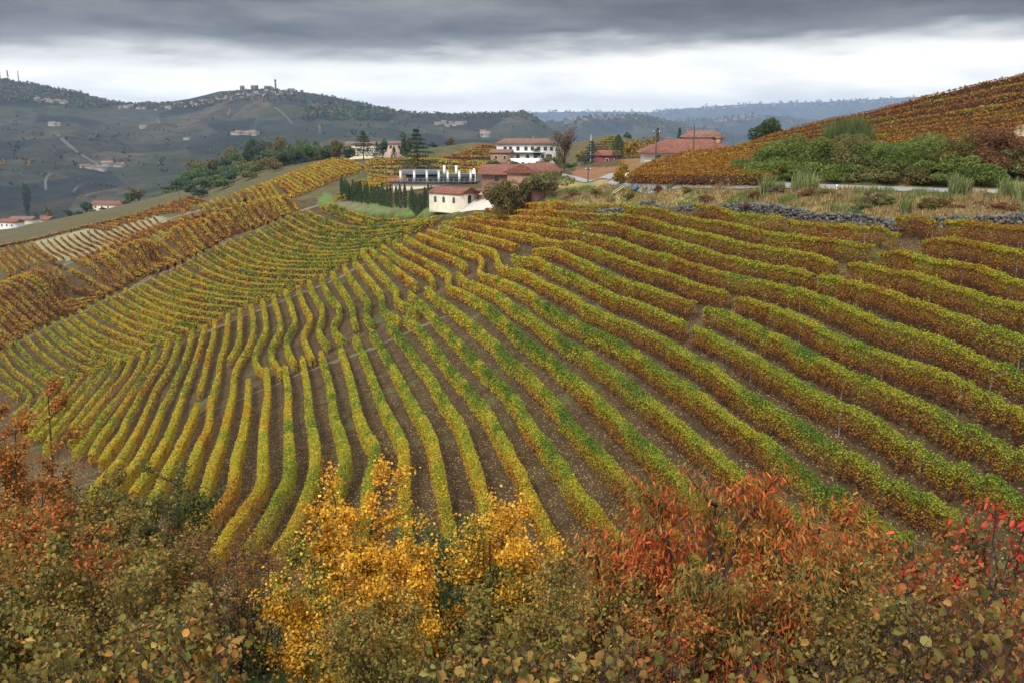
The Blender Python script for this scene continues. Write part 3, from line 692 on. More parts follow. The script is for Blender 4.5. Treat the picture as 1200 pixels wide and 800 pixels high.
VR = {}
for t in """r0:599,237 616,237
r1:587,240 600,240 636,239 680,241 728,242 742,244/745,244 766,244 780,247 789,253 816,258 856,263 884,270 920,276 944,279 964,282 990,285 1018,290 1024,292
r1c:814,241 840,244 858,251 900,255 918,257/926,260 960,264 980,266 1008,268 1036,270 1052,277
r1d:1054,257 1072,256 1096,261
r1e:1111,262 1140,263 1172,267 1200,270 1240,275
r2d:1082,286 1100,282 1130,282 1154,288 1172,293 1200,297 1240,304
r3d:1034,298 1060,297 1080,302 1100,308 1132,311 1150,316 1170,320 1182,328 1200,330 1240,340
r2:570,246 600,247 640,248 680,251 720,253/725,254 752,255 780,264 814,273 854,281 880,289 916,294 948,299 972,305 980,310
r4d:996,310 1020,313 1046,319 1072,323 1100,332 1130,341 1156,350 1180,353 1200,358 1240,370
r3:556,250 580,253 610,255 646,258 680,261 702,263/706,263 724,264 744,271 770,278 780,281 822,292 856,302 892,310 920,314 946,320 954,325
r5d:962,322 990,330 1026,338 1056,348 1090,361 1120,370 1150,379 1176,386 1200,394 1240,408
r4:540,256 550,255 570,259 600,262 640,267 656,270 680,273/686,274 710,279 724,282 744,290 760,297 780,301 806,309 828,316 860,324 884,329 912,336 940,341 960,348 980,356 998,363 1018,373 1040,380 1070,388 1098,395 1110,401 1130,408 1152,418 1172,423 1200,435 1240,452
r5:526,261 540,261 570,266 592,271 618,275 634,281 648,284 660,286/664,284 680,285 688,290 700,292 712,298 736,307 760,316 780,320 806,330 826,338 848,343 851,347/864,350 880,352 892,357 920,367 944,377 970,390 984,396 1008,406 1040,416 1068,426 1096,434 1116,442 1140,452 1162,461 1180,470 1200,480 1240,500
r6:522,267 540,271 570,278 590,283 606,288/626,295 634,293 652,293 668,300 690,310 712,320 730,329 752,336 770,342 786,346 804,354 814,356/826,362 846,365 856,370 876,378 900,391 924,402 950,415 972,426 992,434 1016,444 1030,448 1050,458 1066,467 1082,472 1098,478 1112,488 1126,493 1140,500 1160,508 1180,518 1200,524 1240,542
r7:602,299 606,304 626,303 640,309 650,315 670,322 690,332 720,348 752,357 774,367 790,374 802,380/814,386 830,390 846,400 876,416 888,422 910,434 936,449 960,460 990,474 1014,485 1040,498 1072,517 1092,528 1112,537 1132,543 1150,553 1170,562 1190,574 1220,590
r8:508,272 520,276 540,283 560,289 576,292 583,297 582,305 587,314 600,316 612,317 640,333 670,347 690,360 716,372 740,381 758,390 774,398 790,406 812,419 834,432 860,450 880,462 904,476 930,490 950,503 972,515 986,521 1012,538 1036,552 1060,564 1080,577 1100,588 1116,596 1140,610
r9:496,277 512,282 536,291 556,297 566,303 564,313 560,319 566,323 580,325 600,334 620,343 640,358 666,374 688,384 710,395 728,402 744,414 770,430 790,444 816,460 834,473 860,492 884,508 904,522 930,542 960,562 990,576 1014,594 1040,610 1070,628
r10:480,280 500,291 520,298 540,306 546,312/538,321 544,330 560,334 580,342 600,357 620,370 640,384 666,401 686,413 704,428 722,438 744,454 770,476 800,500 830,523 845,537 880,562 920,592 950,612
r11:467,287 484,298 500,306 520,316 528,322 524,330 526,337 544,342 564,354 580,364 600,384 620,400 642,416 656,428 670,440 690,458 712,479 724,490 740,506 764,526 790,552 816,578 850,612 880,640
r12:453,292 466,302 486,312 504,322 508,330/500,338 512,349 524,356 540,368 560,384 580,402 600,421 620,437 634,452 650,471 666,490 690,516 712,538 730,560 752,582 772,604 800,636 820,660
r13:441,296 456,308 476,324 489,334/480,344 496,356 506,368 524,388 546,408 566,430 590,450 604,467 614,484 622,498 642,522 658,542 674,568 696,594 720,624 735,645
r14:428,298 440,314 454,328 467,341 462,350 470,355 480,358 489,365/476,372 490,382 508,404 524,426 538,442 552,458 568,476 580,498 592,520 606,544 618,570 631,596 650,634 660,655
r15:415,305 430,324 446,342 449,354 446,359 456,368 469,376/456,379 472,396 486,416 504,440 516,460 527,478 540,496 548,518 558,546 564,570 572,600 580,630 588,655
r16:403,312 414,330 426,345 434,357 426,366 436,378/436,388 450,410 462,432 474,454 487,478 500,498 506,512 512,540 520,580 526,612 532,650
r17:389,318 400,337 414,358 413,370 418,382/416,394 426,414 438,446 451,478 466,504 474,524 473,550 474,580 474,608 476,640
r18:376,323 383,342 399,360 397,371 389,379 394,391 403,398/398,405 406,426 414,456 420,484 428,504 440,522 438,538 430,564 430,592 424,620
r19:362,330 367,343 378,360 378,373 372,383 375,394 385,403/376,414 384,438 389,464 391,484 400,510 406,538 397,560 392,584 386,615
r20:349,336 356,357 366,374 360,382 354,394 360,406 366,420/354,420 360,448 362,480 368,510 370,536 366,560 358,582 352,600 340,620 322,645
r21:335,340 342,360 347,377 340,388 334,398 338,412 346,426/334,430 338,456 337,482 338,510 340,540 337,562 326,579 316,600 304,620 285,648
r22:320,347 326,366 330,384 322,398 316,410 320,422 330,436/312,432 314,460 310,486 308,510 308,536 308,560 303,576 292,586 280,604 264,628 250,650
r23:307,352 311,370 312,388 304,402 297,416 300,428 311,436/291,446 290,476 284,510 276,536 274,560 269,578 260,589 246,604 226,630
r24:294,358 297,376 296,394 288,412 278,426 274,440 273,460 268,481 262,506 256,526 248,546 243,566 236,584 222,606
r25:281,363 281,384 280,402 274,412 268,422
r26:267,369 266,390 262,410 257,421 256,440 250,460 246,472 246,484 244,500 234,520 226,540 218,560 206,585
r27:252,376 250,396 244,416 240,436 233,460/231,473 226,488 216,510 205,533 196,550 186,570 176,590
r28:240,382 234,406 226,430 217,454 207,482 198,508 185,532 171,556 156,577
r29:225,389 220,412 210,435 200,456 190,476 184,492 174,514 162,538 146,558 128,578
r30:210,394 204,418 192,440 183,452 174,474 164,498 152,520 136,544 120,562 105,577
r31:197,398 192,418 179,436 169,452 160,470 148,490 142,508 130,522 119,540
r32:182,409 176,427 159,451 140,480 124,502 112,520 107,534
r33:169,412 164,430 149,450 140,462 124,480 112,498 100,514 87,530
r34:155,418 146,438 130,456 112,478 96,498 82,518
r35:142,421 128,444 112,464 96,484 82,501
r36:127,426 112,446 94,468 78,488 60,508 53,527
r37:112,432 98,450 80,472 62,494 42,512
r38:96,439 80,460 62,478 44,500 34,512
r39:80,444 74,458 58,474 40,496 28,508
r40:64,453 54,468 38,486 20,502
r41:52,458 46,471 32,484 18,496
r42:36,464 30,473 15,487""".strip().split('\n'):
    k_, v_ = t.split(':'); VR[k_] = [P(q) for q in v_.split('/')]
VC = [P(t) for t in """-10,440 0,448 12,456 22,464
-12,415 0,430 14,444 36,459
2,412 14,430 30,442 52,456
7,402 18,416 34,430 52,442 64,450
17,396 30,412 44,426 60,436 79,443
29,392 44,408 60,422 78,434 95,438
41,386 56,402 76,418 94,428 110,432
52,382 68,396 86,410 104,420 124,426
62,376 78,392 96,404 116,414 140,421
72,372 88,386 108,400 128,409 153,417
82,368 98,382 118,394 140,402 166,409
93,363 112,378 132,388 152,396 180,405
104,357 120,368 140,378 158,388 172,392 194,397
112,351 132,365 152,376 170,381 186,387 206,393
125,347 144,360 160,368 176,374 192,380 222,386
134,342 152,354 170,363 190,370 212,377 236,381
146,338 166,350 184,360 208,368 230,372 248,373
157,334 176,347 194,355 220,362 240,366 262,368
166,330 184,341 200,348 224,354 240,357 276,360
176,325 190,333 200,338 220,344 240,348 266,352 290,354
188,321 200,328 216,335 240,342 266,347 302,349
200,317 212,324 240,334 260,339 290,343 317,345
208,311 220,318 240,327 260,334 290,339 331,339
220,303 236,313 252,321 276,329 300,333 343,334
232,298 250,311 266,319 292,325 320,328 356,329
243,294 262,306 280,315 308,320 340,322 370,323
252,289 274,304 296,312 320,315 350,316 384,316
262,286 284,299 304,307 330,311 360,311 396,311
270,281 286,291 308,301 330,306 360,307 408,306
280,277 300,290 320,298 344,302 376,303 418,301
289,272 308,285 328,293 352,298 380,299 428,296
301,269 316,279 336,289 360,294 390,295 438,291
312,265 328,275 348,285 372,290 400,291 448,286
320,260 340,272 360,281 384,286 410,286 458,280
329,256 352,270 372,277 396,281 440,280 470,275
339,253 360,266 380,273 406,277 440,275 482,268
348,248 370,261 392,269 420,272 460,269 495,263
360,247 380,256 402,264 424,267 470,263 508,257
376,241 394,248 416,257 440,262 486,258 512,254
385,238 402,244 420,251 440,256 468,257""".strip().split('\n')]
SIDE = ['r1', 'r2', 'r3', 'r4', 'r5', 'r6', 'r7', 'r8', 'r9', 'r10', 'r11', 'r12', 'r13']
seed = 0
CREST = 1.8
for key, segs in VR.items():
    for si, s in enumerate(segs):
        seed += 1
        if si == 0 and key in ('r4', 'r5', 'r6', 'r8', 'r9', 'r10', 'r11', 'r12', 'r13', 'r14'): s = np.vstack([s[0] + (s[0] - s[1]) * 6 / np.linalg.norm(s[0] - s[1]), s])
        w3 = trace(s, 4.0, h=CREST, y0=36, y1=420)
        if len(w3) < 2: continue
        if np.linalg.norm(w3[-1] - w3[0]) < 1.0: continue
        o, v = make_row(w3, seed=seed, vn=.11 if s[:, 0].mean() > 620 else .10, top=2.1)
        num = int(''.join(ch for ch in key if ch.isdigit())); let = key[-1] if key[-1].isalpha() else ''
        part_ = '' if len(segs) == 1 else ['upper stretch of the', 'lower stretch of the'][si] if len(segs) == 2 else ['left stretch of the', 'middle stretch of the', 'right stretch of the'][si]
        if key in ('r0',): lab = 'short golden vine row against the olive trees, highest of the near slope'
        elif let: lab = {'c': '%s vine row hugging the foot of the stone wall, %s piece' % (hue(v), ['longer left', 'ragged right'][si]), 'd': 'vine row'}.get(let, '')
        if let == 'd' or let == 'e':
            lab = {'r1d': 'short %s block of vines alone just under the stone wall', 'r1e': '%s vine row at the right edge nearest the stone wall', 'r2d': '%s vine row at the right edge, second below the stone wall',
                   'r3d': '%s vine row at the right edge, third below the stone wall', 'r4d': '%s vine row at the right edge, fourth below the stone wall', 'r5d': '%s vine row at the right edge, fifth below the stone wall'}[key] % hue(v)
        elif key != 'r0' and not let:
            if num <= 13: where = '%s long vine row below the winery yard' % ORD[num - 1]
            elif num <= 24: where = '%s vine row leftward from the red leaved sapling' % ORD[num - 11]
            else: where = '%s vine row from the left edge' % ORD[42 - num]
            lab = ('%s, %s %s' % (hue(v), part_, where)) if part_ else '%s, %s' % (hue(v), where)
        tag(o, lab, 'vine row', 'vine rows on the near slope')
for i, s in enumerate(VC):
    seed += 1
    w3 = trace(s, 3.0, h=CREST, y0=90, y1=420)
    o, v = make_row(w3, seed=seed, parts=False, sizek=.0014, halfw=.36, low=.3, top=2.0)
    tag(o, '%s vine row under the pale farm track, %s from the left edge' % (hue(v), ORD[i]), 'vine row', 'vine rows below the farm track')
# rust rows between the ridge and the farm track
KS = P('-30,352 -14,347 0,342 12,337 36,328 56,321 76,317 112,311 144,302 172,290 200,279 230,264 270,249 300,243 335,236')
KE = P('-16,415 14,402 34,386 78,366 98,359 110,352 122,346 144,334 174,319 200,311 226,300 260,281 292,267 320,258 350,248')
EX = np.array([-20, 14, 40, 78, 98, 112, 124, 146, 176, 202, 228, 262, 294, 322, 350]); SX = np.array([-95, -52, -26, 8, 30, 52, 72, 108, 142, 170, 198, 230, 270, 300, 334])
AB = []
KE = KE[np.argsort(KE[:, 0])]; ke = dense(np.c_[KE, np.zeros(len(KE))], 9.0)[:, :2]
for i, b in enumerate(ke):
    seed += 1
    xs = np.interp(b[0], EX, SX); a = np.array([xs, np.interp(xs, KS[:, 0], KS[:, 1])])
    A = at(xs, 0, float(np.interp(xs, [-100, -60, 20, 60, 100, 140, 180, 220, 260, 300, 340], [258, 260, 266, 266, 271, 279, 280, 279, 285, 291, 292]))); a = np.array(project(*(A + np.array([0, 0, 1.6])))); B = hit(b[:1], b[1:], 1.6, 150, 262 if b[0] < 60 else 330)[0]; AB.append((A, B))
    w3 = dense(np.array([A, B]), 3.0)
    o, v = make_row(w3, seed=seed, parts=False, tonefix=(.35 + .06 * math.sin(i * 2.1), .14), sizek=.0014, halfw=.8, top=2.3)
    tag(o, '%s vine row between ridge and farm track, %s from the left edge' % (hue(v), ORD[i]), 'vine row', 'rust vine rows on the ridge')


def field(SA, SB, n, tonef, group, lab, y0, y1, h=1.4, dens=1.0, sizek=.0017, top=1.8, halfw=.4, jit=.05, flat=False):
    SA = P(SA); SB = P(SB); pa = np.linspace(0, 1, len(SA)); pb = np.linspace(0, 1, len(SB)); out = []
    global seed
    for i, q in enumerate(np.linspace(0, 1, n)):
        seed += 1
        a = np.array([np.interp(q, pa, SA[:, 0]), np.interp(q, pa, SA[:, 1])]); b = np.array([np.interp(q, pb, SB[:, 0]), np.interp(q, pb, SB[:, 1])])
        if flat:
            A = hit(a[:1], a[1:], h, y0, y1)[0]; B = hit(b[:1], b[1:], h, y0, y1)[0]; w3 = dense(np.array([A, B]), 4.0)
        else:
            w3 = trace(np.array([a, b]), 2.0, h=h, y0=y0, y1=y1)
        if np.linalg.norm(w3[-1, :2] - w3[0, :2]) < 3 or w3[:, 1].max() > y1 * .98: continue
        o, v = make_row(w3, seed=seed, parts=False, tonefix=(tonef[0] + jit * math.sin(i * 1.7), tonef[1]), dens=dens, sizek=sizek, top=top, halfw=halfw)
        out.append(o); tag(o, lab % (hue(v), ORD[len(out) - 1]), 'vine row', group)
    return out


field('234,240 300,218 350,199 388,186', '276,248 330,236 380,214 428,196', 30, (.44, .2), 'rows of the yellow hilltop field', '%s vine row of the hilltop field, %s up from its lower corner', 293, 560, flat=True)
field('428,187 430,200 432,216', '575,190 578,200 480,214', 9, (.50, .1), 'rows behind the winery', '%s vine row behind the cedar and the winery, %s from the back', 285, 520, flat=True)
field('390,232 402,222 414,214', '434,222 440,214 446,208', 5, (.50, .1), 'rows beside the cypresses', '%s vine row between the cypresses and the hilltop field, %s from below', 285, 420, flat=True)
field('40,284 110,268 180,253', '66,303 140,284 206,262', 19, (.14, .1), 'thin rows of the young field', 'thin %s vine row of the young pale field, %s from its left end', 292, 480, top=1.1, halfw=.2, flat=True)
field('-12,294 10,290 36,284', '12,322 34,312 62,303', 7, (.30, .15), 'rows left of the young field', '%s vine row left of the young field, %s from the left edge', 292, 470, flat=True)
field('-14,330 20,322 58,305', '4,344 40,329 76,313', 8, (.17, .1), 'rows under the young field', '%s vine row just under the young field, %s from the left edge', 292, 420, flat=True)
field('84,302 160,274 250,243', '104,312 182,285 270,250', 22, (.20, .15), 'rows behind the ridge', '%s vine row in the strip right behind the ridge, %s from the left', 291, 420, flat=True)
w3 = trace('-10,290 40,280 110,262 170,250 228,243', 3, h=1.5, y0=300, y1=640)
o, v = make_row(w3, seed=991, parts=False, tonefix=(.28, .1)); tag(o, 'long orange brown vine row edging the young pale field at its back', 'vine row', 'rows left of the young field')
for i, q in enumerate(np.linspace(0, 1, 23)):
    seed += 1
    sa = P('738,206 770,189'); sb = P('905,204 930,190 1010,180 1110,168 1190,146 1240,118 1260,72')
    a = sa[0] + (sa[1] - sa[0]) * q; pb = np.linspace(0, 1, len(sb)); b = np.array([np.interp(q, pb, sb[:, 0]), np.interp(q, pb, sb[:, 1])])
    w3 = trace(np.array([a, b + (0, 2)]), 3.0, h=1.5, y0=122, y1=260); w3 = w3[w3[:, 1] < 200]
    if len(w3) < 6: continue
    o, v = make_row(w3, seed=seed, parts=False, tonefix=(.20 + .06 * math.sin(i * 1.7), .2), sizek=.0017, vn=.12, halfw=.8)
    tag(o, '%s vine row on the hill right of the road, %s up from the verge' % (hue(v), ORD[i]), 'vine row', 'rows on the right hand hill')
field('100,264 160,248 220,230', '128,267 186,250 240,234', 15, (.22, .1), 'rows on the spur slope', 'thin %s vine row on the brown spur slope, %s up from its lower end', 385, 640, top=1.3, halfw=.3, flat=True)
field('672,182 690,172 712,161', '768,186 745,172 722,161', 9, (.55, .1), 'rows on the small round hill', '%s vine row wrapping the small round hill, %s from its foot', 430, 700, top=2.2, halfw=.7, flat=False)
field('516,186 540,178 568,168', '612,186 606,178 600,170', 9, (.22, .1), 'rows on the brown knoll', '%s vine row on the brown knoll by the white villa, %s from its foot', 430, 620, top=2.0, halfw=.6, flat=False)

# ------------------------------------------------------------------ trees and shrubs of the middle distance
def pal(*c): return np.array(c, float)
P_DARK = pal((.030, .052, .022), (.040, .065, .026), (.055, .080, .030))
P_GREEN = pal((.050, .092, .026), (.070, .115, .035), (.095, .13, .035))
P_BLUEG = pal((.045, .075, .055), (.060, .090, .065))
P_OLIVE = pal((.12, .12, .040), (.15, .14, .05), (.09, .095, .035))
P_YELL = pal((.34, .20, .030), (.28, .17, .03), (.18, .14, .03))
P_ORNG = pal((.26, .11, .022), (.20, .09, .025), (.32, .16, .03))
P_RUST = pal((.13, .055, .03), (.16, .075, .03), (.10, .05, .03))
P_BROWN = pal((.12, .085, .055), (.10, .07, .05), (.14, .10, .06))
P_MIX = pal((.10, .10, .035), (.15, .11, .035), (.07, .085, .03), (.19, .12, .03))


def crown_pts(n, h, r, kind):
    """points and outward directions filling an uneven crown that stands on z=0"""
    if kind == 'cypress':
        z = rng.random(n) ** .85; rad = r * np.minimum(1, (1 - z) * 2.2) ** .6 * np.minimum(1, z * 9 + .35) * rng.uniform(.6, 1.05, n); th = rng.uniform(0, 2 * math.pi, n)
        D = np.stack([np.cos(th), np.sin(th), np.full(n, .9)], 1); return np.stack([rad * np.cos(th), rad * np.sin(th), z * h], 1), D
    if kind == 'cedar':
        nl = 11; lay = rng.integers(0, nl, n); z0 = .16 + .82 * lay / (nl - 1)
        R_ = r * (1.02 - z0) ** .75 * (1 + .25 * np.sin(lay * 2.7)); nb = 6
        th = (rng.integers(0, nb, n) + lay * .37) * 2 * math.pi / nb + rng.normal(0, .22, n)
        q = np.sqrt(rng.random(n)) * R_; z = z0 * h - .10 * q + rng.normal(0, .012 * h, n)
        return np.stack([q * np.cos(th), q * np.sin(th), z], 1), np.c_[np.cos(th) * .5, np.sin(th) * .5, np.ones(n)]
    nb = int(13 + r); cen = rng.normal(size=(nb, 3)); cen /= np.linalg.norm(cen, axis=1)[:, None]
    cen *= rng.uniform(.2, .75, nb)[:, None]; rr = rng.uniform(.24, .44, nb)
    if kind == 'shrub': cen[::2, 2] = -rng.uniform(.35, .6, len(cen[::2])); cen[::2, :2] *= 1.25
    j = rng.integers(0, nb, n); d = unit(n); p = cen[j] + d * (rr[j] * rng.uniform(.55, 1.05, n) ** .5)[:, None]
    p = p * np.array([r, r, h * .5]); p[:, 2] += h * .52
    if kind == 'shrub': p[:, 2] = np.abs(p[:, 2]) 
    return p, d + np.array([0, 0, .35])


def tree_parts(h, r, kind, palette, size, n, trunk_h=None, bare=0.0, bark=None):
    """crown and trunk meshes of one tree standing at the origin"""
    mb = MB(); tb = MB()
    th = trunk_h if trunk_h is not None else (.12 * h if kind in ('round', 'poplar') else .04 * h)
    if kind == 'poplar':
        # ascending bare limbs with a thin veil of leaves
        ends = []
        for q in range(26):
            z0 = h * rng.uniform(.12, .72); a = rng.uniform(0, 6.28); ln_ = (h - z0) * rng.uniform(.35, .75) ; sp = r * rng.uniform(.35, 1.0) * (1 - .6 * z0 / h)
            pts = [(math.cos(a) * sp * t ** .7, math.sin(a) * sp * t ** .7, z0 + ln_ * t) for t in np.linspace(0, 1, 5)]
            tb.tube(pts, np.linspace(.012, .004, 5) * h * .8, 4, cap=False); pts = np.array(pts)
            for _ in range(4):
                b = pts[rng.integers(1, 5)]; dd = np.array([math.cos(a + rng.normal(0, 1)), math.sin(a + rng.normal(0, 1)), 1.4]); e = b + dd * ln_ * .18
                tb.tube([b, (b + e) / 2 + rng.normal(0, .05, 3), e], [.003 * h, .0025 * h, .0015 * h], 3, cap=False); ends += [b, e]
        ends = np.array(ends); j = rng.integers(0, len(ends), n); p = ends[j] + rng.normal(0, .035 * h, (n, 3)) * (1, 1, 1.4); d = unit(n)
        tb.tube([(0, 0, -.3), (0, 0, h * .3), (.02 * h, 0, h * .6), (0, 0, h * .97)], [.02 * h, .017 * h, .01 * h, .003 * h], 7, cap=False)
    else:
        p, d = crown_pts(n, h - th, r, kind); p[:, 2] += th
        tb.tube([(0, 0, -.5), (0, 0, th), (.03 * r, .02 * r, h * .55), (0, 0, h * .9)], [.028 * h, .022 * h, .012 * h, .004 * h] if kind not in ('cypress',) else [.02 * h, .016 * h, .01 * h, .003 * h], 6, cap=False)
        if kind in ('round', 'cedar'):
            for q in range(9 if kind == 'round' else 22):
                a = rng.uniform(0, 6.28); z0 = h * (rng.uniform(.15, .45) if kind == 'round' else rng.uniform(.14, .9)); e = r * (rng.uniform(.5, .85) if kind == 'round' else .8 * (1.02 - z0 / h) ** .75)
                up = h * rng.uniform(.12, .35) if kind == 'round' else -.05 * e
                tb.tube([(0, 0, z0), (math.cos(a) * e * .5, math.sin(a) * e * .5, z0 + up * .6), (math.cos(a) * e, math.sin(a) * e, z0 + up)], [.012 * h, .008 * h, .003 * h], 4, cap=False)
    lump = .5 * np.sin(p[:, 0] * 5 / r + 1.3) * np.sin(p[:, 1] * 5 / r) + .5 * np.sin(p[:, 2] * 9 / h)
    ci = np.clip((lump * .5 + .5 + rng.normal(0, .25, n)) * (len(palette) - 1), 0, len(palette) - 1); c0 = np.floor(ci).astype(int); c1 = np.minimum(c0 + 1, len(palette) - 1); fr = (ci - c0)[:, None]
    col = (palette[c0] * (1 - fr) + palette[c1] * fr) * np.exp(rng.normal(0, .2, n))[:, None]
    sz = size * rng.uniform(.6, 1.3, n)
    T = unit(n) + (np.array([0, 0, 1.2]) if kind == 'cypress' else np.array([0, 0, -.2]))
    leaves(mb, p, T, d + .8 * rng.normal(size=(n, 3)), sz, sz * (.45 if kind in ('cypress', 'cedar') else .75), col)
    return mb, tb


def tree(name, pos, h, r, kind, palette, label, cat, group=None, size=None, n=None, trunk=True, trunk_h=None, leafname='crown'):
    D = pos[1]; size = size or max(.22, .0021 * D)
    n = n or int(np.clip(3.2 * (2 * math.pi * r * h * .7) / (size * size * .6), 250, 16000))
    if kind == 'cedar' and D < 500: n = int(n * .5)
    mb, tb = tree_parts(h, r, kind, palette, size, n, trunk_h)
    root = empty(name, pos, label, cat, group)
    mb.build(leafname, NEEDLE if kind in ('cypress', 'cedar') else LEAF, root)
    if trunk: tb.build('trunk', BARK, root)
    return root


def top_h(px, ptop, pos):
    """height that brings a thing standing at pos up to a picture row"""
    return float(ray(px, ptop)[1] * pos[1] - pos[2])


def T(name, px, pytop, D, wpx, kind, palette, label, cat='tree', group=None, dz=0, **kw):
    pos = at(px, 300, D); pos[2] += dz
    return tree(name, pos, top_h(px, pytop, pos), wpx / F * D * .5, kind, palette, label, cat, group, **kw)


# trees round the winery and on the hilltop
T('cedar_tree', 489, 152, 300, 60, 'cedar', P_DARK, 'tall dark cedar standing alone behind the winery terrace')
T('cedar_tree', 426, 154, 440, 40, 'cedar', P_DARK, 'dark blue green cedar in front of the hilltop houses')
T('autumn_tree', 394, 162, 440, 24, 'round', P_MIX, 'round olive and gold tree at the left end of the hilltop houses')
T('dark_tree', 409, 170, 430, 18, 'round', P_DARK, 'low dark evergreen tree between the gold tree and the cedar')
T('conifer_tree', 442, 167, 430, 15, 'cedar', P_DARK, 'small dark conifer before the pale hilltop house')
T('dark_tree', 449, 163, 450, 15, 'round', P_BLUEG, 'dull green round tree between the two hilltop houses')
T('dark_tree', 462, 172, 420, 12, 'cedar', P_DARK, 'small black green conifer under the pink hilltop house')
T('dark_tree', 476, 155, 420, 17, 'round', P_DARK, 'dense dark tree right beside the pink hilltop house')
T('autumn_tree', 528, 161, 560, 16, 'round', P_BROWN, 'brown autumn tree on the skyline right of the big cedar')
T('pale_tree', 508, 167, 540, 12, 'round', P_BLUEG, 'dull grey green tree on the slope behind the big cedar')
T('bare_poplar', 661, 147, 232, 36, 'poplar', P_BROWN, 'tall nearly bare poplar with rust brown twigs beside the farmhouse', size=.36, n=2000)
T('olive_bush', 588, 207, 192, 52, 'round', P_MIX, 'bushy olive green tree at the corner of the winery yard', trunk_h=.8)
T('olive_bush', 638, 199, 194, 64, 'round', P_OLIVE, 'wide olive yellow tree in front of the farmhouse gable', trunk_h=.8)
T('olive_bush', 611, 210, 193, 34, 'round', P_MIX, 'smaller olive gold tree between the two wide ones in front of the farmhouse', trunk_h=.6)
T('orange_shrub', 614, 218, 194, 12, 'shrub', P_ORNG, 'small bright orange shrub against the farmhouse wall', 'shrub')
T('spruce_tree', 693, 166, 330, 42, 'cedar', P_BLUEG, 'blue green spruce between the poplar and the red house')
T('green_tree', 668, 190, 245, 22, 'round', P_GREEN, 'fresh green tree at the foot of the bare poplar')
T('cypress_tree', 724, 158, 260, 14, 'cypress', P_DARK, 'single broad cypress between the red house and the long tiled house', size=.4)
T('yellow_tree', 741, 163, 255, 22, 'round', P_YELL, 'golden leaved tree beside the broad cypress')
T('yellow_tree', 764, 156, 330, 34, 'round', pal((.20, .15, .05), (.26, .18, .05), (.15, .12, .05)), 'pale yellow brown trees behind the golden one by the long tiled house')
T('orange_shrub', 727, 186, 166, 24, 'shrub', P_YELL, 'yellow orange shrub at the roadside before the broad cypress', 'shrub')
T('oak_tree', 899, 138, 215, 50, 'round', P_DARK, 'dark round oak on the crest of the right hand hill', n=6000, trunk_h=.6)
T('dark_conifer', 770, 151, 235, 9, 'cedar', P_DARK, 'small dark conifer standing up behind the left end of the tiled roof')
T('dark_conifer', 795, 150, 240, 7, 'cypress', P_DARK, 'tiny dark conifer peeping over the middle of the tiled roof')
T('dark_shrub', 288, 233, 296, 8, 'cypress', pal((.022, .02, .02), (.03, .03, .022)), 'small black green cypress alone at the ridge end of the hilltop field')
T('round_tree', 735, 153, 640, 14, 'round', P_BLUEG, 'small round dark tree behind the small round hill')
T('wall_weed_bush', 1002, 246, 97, 30, 'shrub', P_GREEN, 'green weedy bush growing on the dry stone wall', 'shrub', size=.16)
T('grass_edge_bush', 672, 222, 178, 16, 'shrub', P_GREEN, 'low green bush on the bank where the side road leaves', 'shrub')
for i, (x, y, w, D) in enumerate([(583, 180, 14, 425), (606, 180, 10, 425), (630, 178, 14, 420), (640, 186, 16, 400), (560, 182, 20, 450), (600, 192, 26, 330), (628, 194, 22, 330), (655, 186, 20, 400), (685, 182, 18, 400), (578, 190, 18, 340)]):
    T('garden_tree', x, y - 5, D, w, 'round', [P_MIX, P_GREEN, P_BLUEG, P_OLIVE][i % 4], ['mixed green', 'fresh green', 'grey green', 'olive'][i % 4] + ' garden tree ' + ['left under the white villa', 'before the villa door', 'before the villa windows', 'at the right foot of the villa', 'on the knoll below the brick annex', 'behind the farmhouse roof', 'behind the farmhouse chimney', 'right of the villa by the poplar', 'near the red house', 'left of the farmhouse roof'][i], 'tree', 'garden trees round the white villa')
# the wood on the spur left of the hilltop field: individual crowns
WOOD = [(226, 228, 470), (240, 222, 480), (256, 216, 490), (270, 211, 480), (285, 206, 490), (300, 201, 500), (316, 196, 500), (332, 190, 510), (348, 186, 500), (364, 181, 510), (234, 232, 440), (262, 222, 450), (292, 211, 460), (322, 201, 470), (206, 222, 610), (214, 214, 620), (222, 206, 630), (226, 216, 600), (236, 200, 640), (240, 212, 610), (250, 192, 650), (254, 204, 620), (262, 184, 670), (266, 198, 640), (272, 208, 610), (278, 178, 680), (284, 190, 650), (290, 200, 620), (296, 170, 690), (302, 182, 660), (306, 196, 630),
        (312, 165, 700), (318, 176, 670), (322, 190, 640), (328, 162, 690), (334, 174, 660), (338, 186, 620), (346, 172, 640), (352, 180, 600), (360, 176, 610), (368, 172, 600), (376, 176, 590), (384, 174, 580), (230, 226, 560), (246, 220, 570), (262, 214, 570), (214, 230, 570), (232, 192, 700), (270, 172, 720), (302, 163, 730), (340, 165, 720), (356, 168, 700), (378, 168, 690), (198, 228, 640)]
for i, (x, y, D) in enumerate(WOOD):
    p_ = [P_DARK, P_BLUEG, P_MIX, P_GREEN, P_OLIVE, P_DARK, P_GREEN][(i * 5) % 7]
    T('woodland_tree', x, y - (13 if D < 520 else 5), D, 24 + (i * 7) % 10, 'round', p_, {0: 'dark', 1: 'grey green', 2: 'olive gold', 3: 'green', 4: 'pale olive', 5: 'dark', 6: 'mid green'}[(i * 5) % 7] + ' woodland tree on the left spur, ' + ORD[i] + ' up from its foot', 'tree', 'trees of the wood on the spur')
